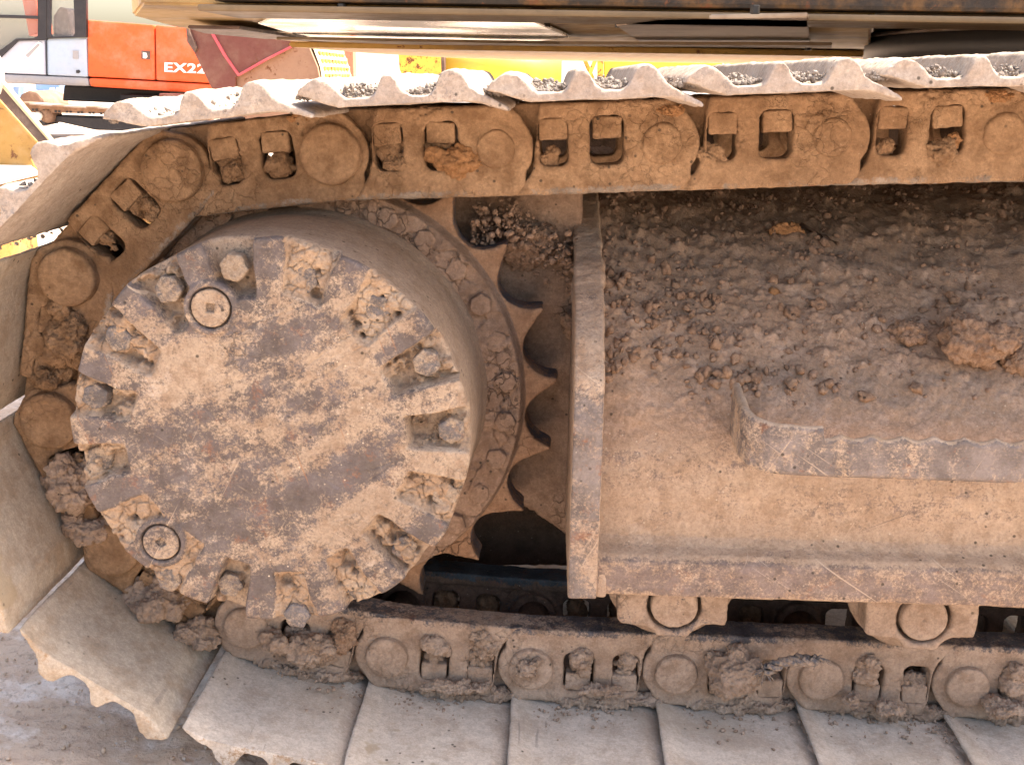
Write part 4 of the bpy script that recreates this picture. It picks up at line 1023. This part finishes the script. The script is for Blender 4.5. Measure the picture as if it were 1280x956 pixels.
# frayed rope end caught in the lower chain
a0 = Vector((*[at(955, 838, 1.245)[0]], 1.245, at(955, 838, 1.245)[1])); a1 = Vector((at(1022, 822, 1.238)[0], 1.238, at(1022, 822, 1.238)[1]))
rope = empty('frayed_rope', a0, 'frayed end of twisted grey rope caught in the lower chain between the rollers', 'rope', None)
WM[rope] = Matrix.Translation(a0)
dr = a1-a0; L = dr.length; dr.normalize(); sd = dr.orthogonal().normalized(); up = dr.cross(sd)
for k in range(3):
    ptsr = []
    for q in range(40):
        t = q/39; ph = t*13+k*2.094; rr_ = .0042*(1+.3*math.sin(t*9+k)); ptsr.append(a0+dr*L*t+(sd*math.cos(ph)+up*math.sin(ph))*rr_+Vector((0, 0, .006*math.sin(t*4))))
    part('strand', tube_me(ptsr, .0036, 8, k, .15), MT['rope'], rope)
fr = []
for k in range(26):
    b_ = a0 if k % 3 else a1; sg = -1 if k % 3 else 1
    d_ = (dr*sg*rng.uniform(.2, 1)+Vector((rng.normal(), rng.normal()*.5, rng.normal()))*.6).normalized(); l_ = rng.uniform(.006, .018)
    fr.append(tube_me([b_+d_*l_*q/4+Vector((0, 0, -.25*l_*(q/4)**2)) for q in range(5)], [.0016, .0014, .0012, .0009, .0004], 5, k, .1))
part('frayed_fibres', join_me(fr), MT['rope'], rope, kind='stuff')

# ================================================================== BACKGROUND YARD
def rel(o, me_name=None): return o
def bpart(root, name, px, Y, depth, mat, bev=.004, label=None, parent=None, shift=(0, 0)):
    poly = [at(x, y, Y) for x, y in px]; me = prism_y(poly, Y, Y+depth, bev, shift)
    return part(name, me, MT[mat], parent or root, label, smooth=False)
def broot(name, loc, label, cat, group=None):
    e = empty(name, loc, label, cat, group); WM[e] = Matrix.Translation(loc); return e
YX = 18.0
ex = broot('orange_excavator', (-6.5, YX+1.3, -.42), 'orange and pale blue excavator parked on the left behind the upper shoes, lettered EX220', 'excavator')
pan = bpart(ex, 'engine_door', [(108.5, 25), (192.5, 31.5), (193.5, 100.5), (110, 96)], YX, 2.5, 'orange', .03)
pan2 = bpart(ex, 'engine_door', [(194, 31.6), (330, 42), (330, 108), (195, 100.6)], YX, 2.5, 'orange', .03, 'orange door bearing the white lettering')
bpart(ex, 'body_skirt', [(110, 97.4), (330, 109), (330, 122), (112, 108.5)], YX-.02, 2.55, 'orange', .05, 'orange lower skirt')
bpart(ex, 'body_skirt', [(-140, 86), (0, 92.5), (109.6, 97.2), (111.6, 108.3), (0, 104), (-140, 99)], YX-.02, 2.55, 'grey', .05, 'grey lower skirt')
cab = bpart(ex, 'cab', [(-60, 70), (0, 72), (22, 51), (56, 50), (57.6, 94), (0, 91.6), (-60, 88)], YX-.01, 1.6, 'greyblue', .03)
bpart(ex, 'cab_side_panel', [(57.9, 49), (107.8, 48), (109.4, 96.6), (58.6, 94.2)], YX-.01, 1.6, 'blue', .03)
bpart(ex, 'door_seam', [(57.4, 50), (57.9, 50), (58.4, 94), (57.9, 94)], YX-.03, .05, 'black', 0, parent=cab)
def ringframe(px_out, px_in, Y, depth, mat, name, parent):
    me = curve_plate([[at(x, y, Y) for x, y in px_out], [at(x, y, Y) for x, y in px_in]], depth, .006); move_me(me, (0, Y, 0)); return part(name, me, MT[mat], parent, smooth=False)
ringframe([(-60, -60), (58, -58), (58, 50), (22, 51), (0, 72), (-60, 72)], [(-55, -50), (44, -50), (47, 16), (47, 45), (42, 48), (20, 48.5), (-4, 66), (-55, 66)], YX-.06, .08, 'black', 'window_frame', cab)
ringframe([(58.3, -58), (107, -58), (108, 47), (58.3, 48.5)], [(63, -50), (90, -50), (93.5, 42), (91, 45.5), (65, 46), (62, 43)], YX-.06, .08, 'black', 'window_frame', cab)
bpart(ex, 'window_bar', [(-55, 17), (47, 20), (47, 24), (-55, 21)], YX-.08, .06, 'black', .01, parent=cab)
bpart(ex, 'window_pane', [(-55, -50), (45, -50), (47, 47), (20, 49), (-2, 68), (-55, 68)], YX+.02, .01, 'glass', 0, parent=cab)
bpart(ex, 'window_pane', [(61, -50), (92, -50), (95, 46), (61, 47)], YX+.02, .01, 'glass', 0, parent=cab)
bpart(ex, 'cab_seat', [(66, 20), (74, 8), (84, 12), (88, 30), (90, 46), (66, 46)], YX+.5, .5, 'armdark', .05, parent=cab)
bpart(ex, 'cab_roof', [(-60, -62), (110, -62), (110, -52), (-60, -54)], YX-.05, 1.7, 'blue', .03, parent=cab)
bm_ = bpart(ex, 'boom', [(14, -70), (34, -70), (52, 42), (36, 46)], YX+1.9, .5, 'orange', .03)
bpart(ex, 'door_latch', [(176.5, 63.5), (187.5, 64.5), (187.5, 75), (176.5, 74)], YX-.012, .02, 'armdark', .002, parent=pan)
bpart(ex, 'latch_handle', [(178.5, 66), (182.5, 66.3), (184, 71), (182, 73.5), (178.5, 73)], YX-.03, .03, 'white', .002, parent=pan)
bpart(ex, 'lock', [(91, 63.5), (97.5, 63.8), (97.5, 74), (91, 73.6)], YX-.03, .03, 'grey', .002, parent=cab)
bpart(ex, 'fuel_cap', [(95, 88), (98.5, 87.5), (100, 90), (98, 92), (95, 91.5)], YX-.03, .03, 'black', .002, parent=cab)
bpart(ex, 'sticker', [(29, 70), (48, 52), (52.5, 55), (35, 75)], YX-.03, .03, 'white', .001, parent=cab)
bpart(ex, 'sticker_print', [(31.5, 69.5), (47.5, 54.5), (50, 56.5), (35, 72.5)], YX-.034, .01, 'grey', .0, parent=cab)
# lettering
tc = bpy.data.curves.new('t', 'FONT'); tc.body = 'EX220'; tc.size = 1; tc.extrude = .012; tc.offset = .028; tc.space_character = 1.12
to = bpy.data.objects.new('t', tc); COL.objects.link(to); dg = bpy.context.evaluated_depsgraph_get(); dg.update()
tm = bpy.data.meshes.new_from_object(to.evaluated_get(dg)); bpy.data.objects.remove(to); tm.materials.clear()
P = get_co(tm); w4 = P[:, 0].max()-P[:, 0].min(); h4 = P[:, 1].max()-P[:, 1].min(); P[:, 0] -= P[:, 0].min(); P[:, 1] -= P[:, 1].min()
A = np.array(at(206, 90.2, YX)); B = np.array(at(254, 92.4, YX)); C_ = np.array(at(206.3, 78, YX))
ux = (B-A)/48*(80/ w4)*.80; uz = (C_-A)/h4*1.0
Pn = np.stack([A[0]+P[:, 0]*ux[0]+P[:, 1]*uz[0], YX-.012-P[:, 2], A[1]+P[:, 0]*ux[1]+P[:, 1]*uz[1]], 1); set_co(tm, Pn)
part('lettering', tm, MT['white'], pan2, 'white letters EX220', smooth=False)
# its undercarriage
bpart(ex, 'swing_ring', [(80, 107), (212, 114), (214, 132), (78, 126)], YX+.6, 1.3, 'black', .02)
bpart(ex, 'carbody', [(150, 118), (230, 121), (232, 150), (150, 146)], YX+.3, 1.8, 'black', .02)
bpart(ex, 'step_bracket', [(199, 117), (226, 118), (226, 129), (197, 128)], YX-.3, .3, 'bucket', .01)
YT = YX-.5
tr = bpart(ex, 'track_chain', [(18, 137), (30, 130), (140, 136), (262, 146), (262, 152), (140, 142.5), (40, 141), (24, 142)], YT, .25, 'extrack', .01)
for k in range(17):
    xx = 22+14.2*k; yy = 126.2+.085*(xx-22)+1.6*math.cos((xx-40)/38)
    bpart(ex, 'shoe_plate', [(xx, yy), (xx+14.6, yy+1.1), (xx+15.4, yy+3.2), (xx+.4, yy+2.2)], YT-.18, .6, 'shoetop' if k % 3 else 'extrack', .006, parent=tr)
    if k < 15:
        for u in (3.5, 8): bpart(ex, 'link_window', [(xx+u, yy+7), (xx+u+2.6, yy+7.2), (xx+u+2.6, yy+9.8), (xx+u, yy+9.6)], YT-.012, .03, 'black', .0, parent=tr)
bpart(ex, 'track_frame', [(20, 143), (250, 152), (262, 166), (120, 163), (70, 152), (40, 147)], YT+.1, .5, 'black', .02)
cx_, cz_ = at(56, 145, YT+.05); k_ = YT/CAM_F
rl = lathe([(0, 0), (7.5*k_, 0), (8.5*k_, .03), (8.5*k_, .35), (0, .35)], 24); move_me(rl, (cx_+.05, YT-.02, cz_)); ro2 = part('idler_roller', rl, MT['extrack'], ex)
rl = lathe([(0, -.03), (4.6*k_, -.03), (5.0*k_, -.01), (5.0*k_, .03), (0, .03)], 24); move_me(rl, (cx_-.06, YT-.05, cz_)); part('roller_cap', rl, MT['board'], ro2)
bpart(ex, 'track_shoe', [(40, 152), (58, 150), (56, 156), (44, 158)], YT, .5, 'black', .01)

# maroon bucket standing in front of it
YB = 6.0
bk = broot('digger_bucket', (-1.55, YB+.4, at(330, 118, YB)[1]), 'maroon and tan digger bucket standing behind the upper shoes, in front of the orange excavator', 'bucket')
bpart(bk, 'side_plate', [(226, 20), (234, 39), (234, 52), (243, 66), (256, 93), (268, 118), (276, 150), (402, 150), (402, 110), (397, 84), (386, 58), (360, 30), (340, 20)], YB, .03, 'buckettan', .004)
bpart(bk, 'wear_plate', [(222, 10), (233.5, 38), (233.5, 52), (243, 66.5), (256, 93), (268, 118), (275, 150), (300, 150), (294, 97), (366, 58), (380, 20)], YB-.025, .024, 'bucket', .003)
bpart(bk, 'weld_bead', [(255, 25), (262, 40), (279, 70), (297.5, 96), (333, 76), (368, 58), (366, 56), (332, 73), (298.5, 92), (283, 70), (267, 42), (260, 25)], YB-.034, .012, 'bucketpink', .002)
bpart(bk, 'side_cutter', [(236, 20), (237, 40), (246, 60), (243.5, 66), (234, 52), (232.5, 38), (230, 20)], YB-.05, .03, 'armdark', .004)
# curved back shell made of a swept strip with rows of hard-facing beads
arc = [(340, 12), (362, 28), (388, 55), (399, 84), (403, 112), (402, 150)]
arc = np.array(arc, float); t_ = np.linspace(0, 5, 60); ax = np.interp(t_, range(6), arc[:, 0]); ay = np.interp(t_, range(6), arc[:, 1])
for _ in range(5): ax[1:-1] = (ax[:-2]+ax[1:-1]*2+ax[2:])/4; ay[1:-1] = (ay[:-2]+ay[1:-1]*2+ay[2:])/4
Q = np.array([at(a, b, YB) for a, b in zip(ax, ay)])
nW = 50; V = []
for i_ in range(60):
    for j in range(nW):
        t = j/(nW-1); bead = .006*max(0, math.sin(i_*1.3))**2*max(0, math.sin(j*1.05))**2
        V.append((Q[i_, 0]-t*.05+bead, YB+.03+t*1.15, Q[i_, 1]+.0*t+bead))
V2 = np.array(V); 
me = np_mesh('shell', np.concatenate([V2, V2-np.array([.03, 0, .01])]), np.concatenate([grid_faces(60, nW), grid_faces(60, nW)[:, ::-1]+60*nW])); part('back_shell', me, MT['cream'], bk)
beadm = []
for r_ in range(7):
    for c_ in range(8):
        i_ = 20+r_*4; t = .12+c_*.11
        beadm.append(move_me(box_me(-.004, .004, -.035, .03, -.010, .010, .003), (Q[i_, 0]-t*.05+.006, YB+.03+t*1.15, Q[i_, 1])))
part('hardfacing_beads', join_me(beadm), MT['yellowrust'], bk, kind='stuff')
# salmon post
sp_ = broot('salmon_post', (at(436, 118, 8)[0], 8, -.2), 'salmon red post with peeling paint, right of the maroon bucket', 'post')
bpart(sp_, 'post', [(423, 40), (441, 42), (444, 170), (424, 168)], 8, .12, 'salmon', .01)
# yellow pipe frame behind, seen under the belly
yl = broot('yellow_boom', (.6, 9, .3), 'yellow boom with a rusty end lying behind, seen between the belly and the shoes', 'boom')
bpart(yl, 'rusty_end', [(497, 60), (553, 60), (553, 101), (515, 99), (504, 96), (499, 88)], 9, .5, 'yellowrust', .02)
X0, Zc = at(555, 86, 9.25); X1, _z = at(702, 88, 9.25); r_ = 19*9.25/CAM_F
pp = lathe([(0, 0), (r_, 0), (r_, X1-X0), (0, X1-X0)], 40); pp.transform(Matrix.Translation((X0, 9.25, Zc)) @ Matrix.Rotation(-math.pi/2, 4, 'Z')); part('pipe', pp, MT['yellow'], yl)
bpart(yl, 'end_flange', [(551, 62), (555, 62), (556, 103), (552, 103)], 9.0, .5, 'armdark', .004)
yp = broot('yellow_panelled_body', (2.0, 11, .4), 'pale yellow panelled machine body far behind the upper shoes, right of the boom', 'machine')
for a, b in ((755, 903), (906, 1002), (1004, 1150)):
    bpart(yp, 'side_panel', [(a, 55), (b, 55), (b, 115), (a, 112)], 11, .05, 'yellow', .01)
bpart(yp, 'frame_member', [(722, 60), (727, 60), (753, 120), (747, 120)], 11, .06, 'yellowrust', .004)
bpart(yp, 'frame_member', [(748, 60), (753, 60), (729, 120), (723, 120)], 10.9, .06, 'yellowrust', .004)
bpart(yp, 'corner_post', [(747, 50), (754.5, 50), (754.5, 120), (747, 120)], 10.94, .1, 'yellowrust', .004)
bpart(yp, 'name_plate', [(936, 80), (962, 80), (962, 85), (936, 85)], 10.97, .02, 'armdark', .001)
# white wall added to stand for the blown-out white distance
wl = broot('white_backdrop', (2, 40, -.42), 'long sunlit cream wall added for the blown-out white far behind', 'backdrop')
part('backdrop_face', box_me(-8, 30, 40, 40.3, -.5, 3.2, .02), MT['board'], wl, smooth=False)
part('backdrop_coping', box_me(-8.1, 30.1, 39.95, 40.35, 3.202, 3.35, .02), MT['cream'], wl, smooth=False)
# blue and white lorry and half a bucket far left
tk = broot('blue_lorry', (-10, 26, -.42), 'small blue and white lorry far off, seen under the orange excavator', 'lorry')
bpart(tk, 'cab', [(44, 100), (74, 100), (75, 116), (44, 114)], 26, 2, 'truckblue', .03)
bpart(tk, 'side_rail', [(40, 113), (100, 117), (101, 127), (40, 125)], 25.8, .2, 'board', .02)
for a in (62, 70): bpart(tk, 'window', [(a, 110), (a+5, 110), (a+5, 115), (a, 115)], 25.9, .05, 'board', .005)
bpart(tk, 'bumper', [(80, 118), (88, 118), (88, 126), (80, 126)], 25.6, .2, 'salmon', .01)
bpart(tk, 'door', [(16, 108), (24, 108), (22, 124), (14, 122)], 25.9, .3, 'truckblue', .02)
hb = broot('rusty_drum', (-8.9, 23, -.42), 'rusty brown half drum on the ground under the orange excavator', 'drum')
bpart(hb, 'drum_shell', [(20, 132), (26, 118), (36, 113), (46, 116), (54, 124), (57, 133)], 23, 1.2, 'extrack', .05)

# ochre arm leaning in from the left
oa = broot('ochre_arm', (-1.75, 3.6, .2), 'ochre and dark scraped steel arm slanting down at the upper left edge', 'digger arm')
bpart(oa, 'side_face', [(-60, 60), (0, 125.5), (48, 178.5), (38, 196), (48, 222), (20, 235), (-60, 130)], 3.6, .03, 'armyellow', .008)
bpart(oa, 'top_plate', [(-60, 44), (-2, 108.5), (3, 106), (23, 133), (61, 176), (49, 180), (0, 125), (-60, 62)], 3.56, .03, 'armdark', .006)
bpart(oa, 'bright_edge', [(-60, 40), (1, 102), (6, 107), (63, 175.5), (60.5, 176.5), (2, 109), (-60, 46)], 3.55, .03, 'cream', .002)
tag(part('hydraulic_hose', tube_me([(at(x, y, 3.5)[0], 3.5, at(x, y, 3.5)[1]) for x, y in [(-10, 60), (0, 82), (1, 100), (-4, 116)]], .012, 10), MT['board'], oa))
bs_ = broot('board_stack', (-1.25, 3.2, 0), 'stack of sunlit white boards at the left edge below the ochre arm', 'boards')
for z_, sft in ((.50, 0), (.478, .006)):
    pl = [onz(x, y, z_) for x, y in [(-60, 194), (0, 192.5), (23, 191), (47.5, 214), (0, 225), (-60, 236)]]
    part('board', plan_prism(pl, z_-.014, z_, .002), MT['board'], bs_, smooth=False)
for x_ in (-1.25, -1.45, -1.9): part('stack_block', box_me(x_-.05, x_+.05, 3.5, 3.9, -.02, .462, .006), MT['armyellow'], bs_, smooth=False)
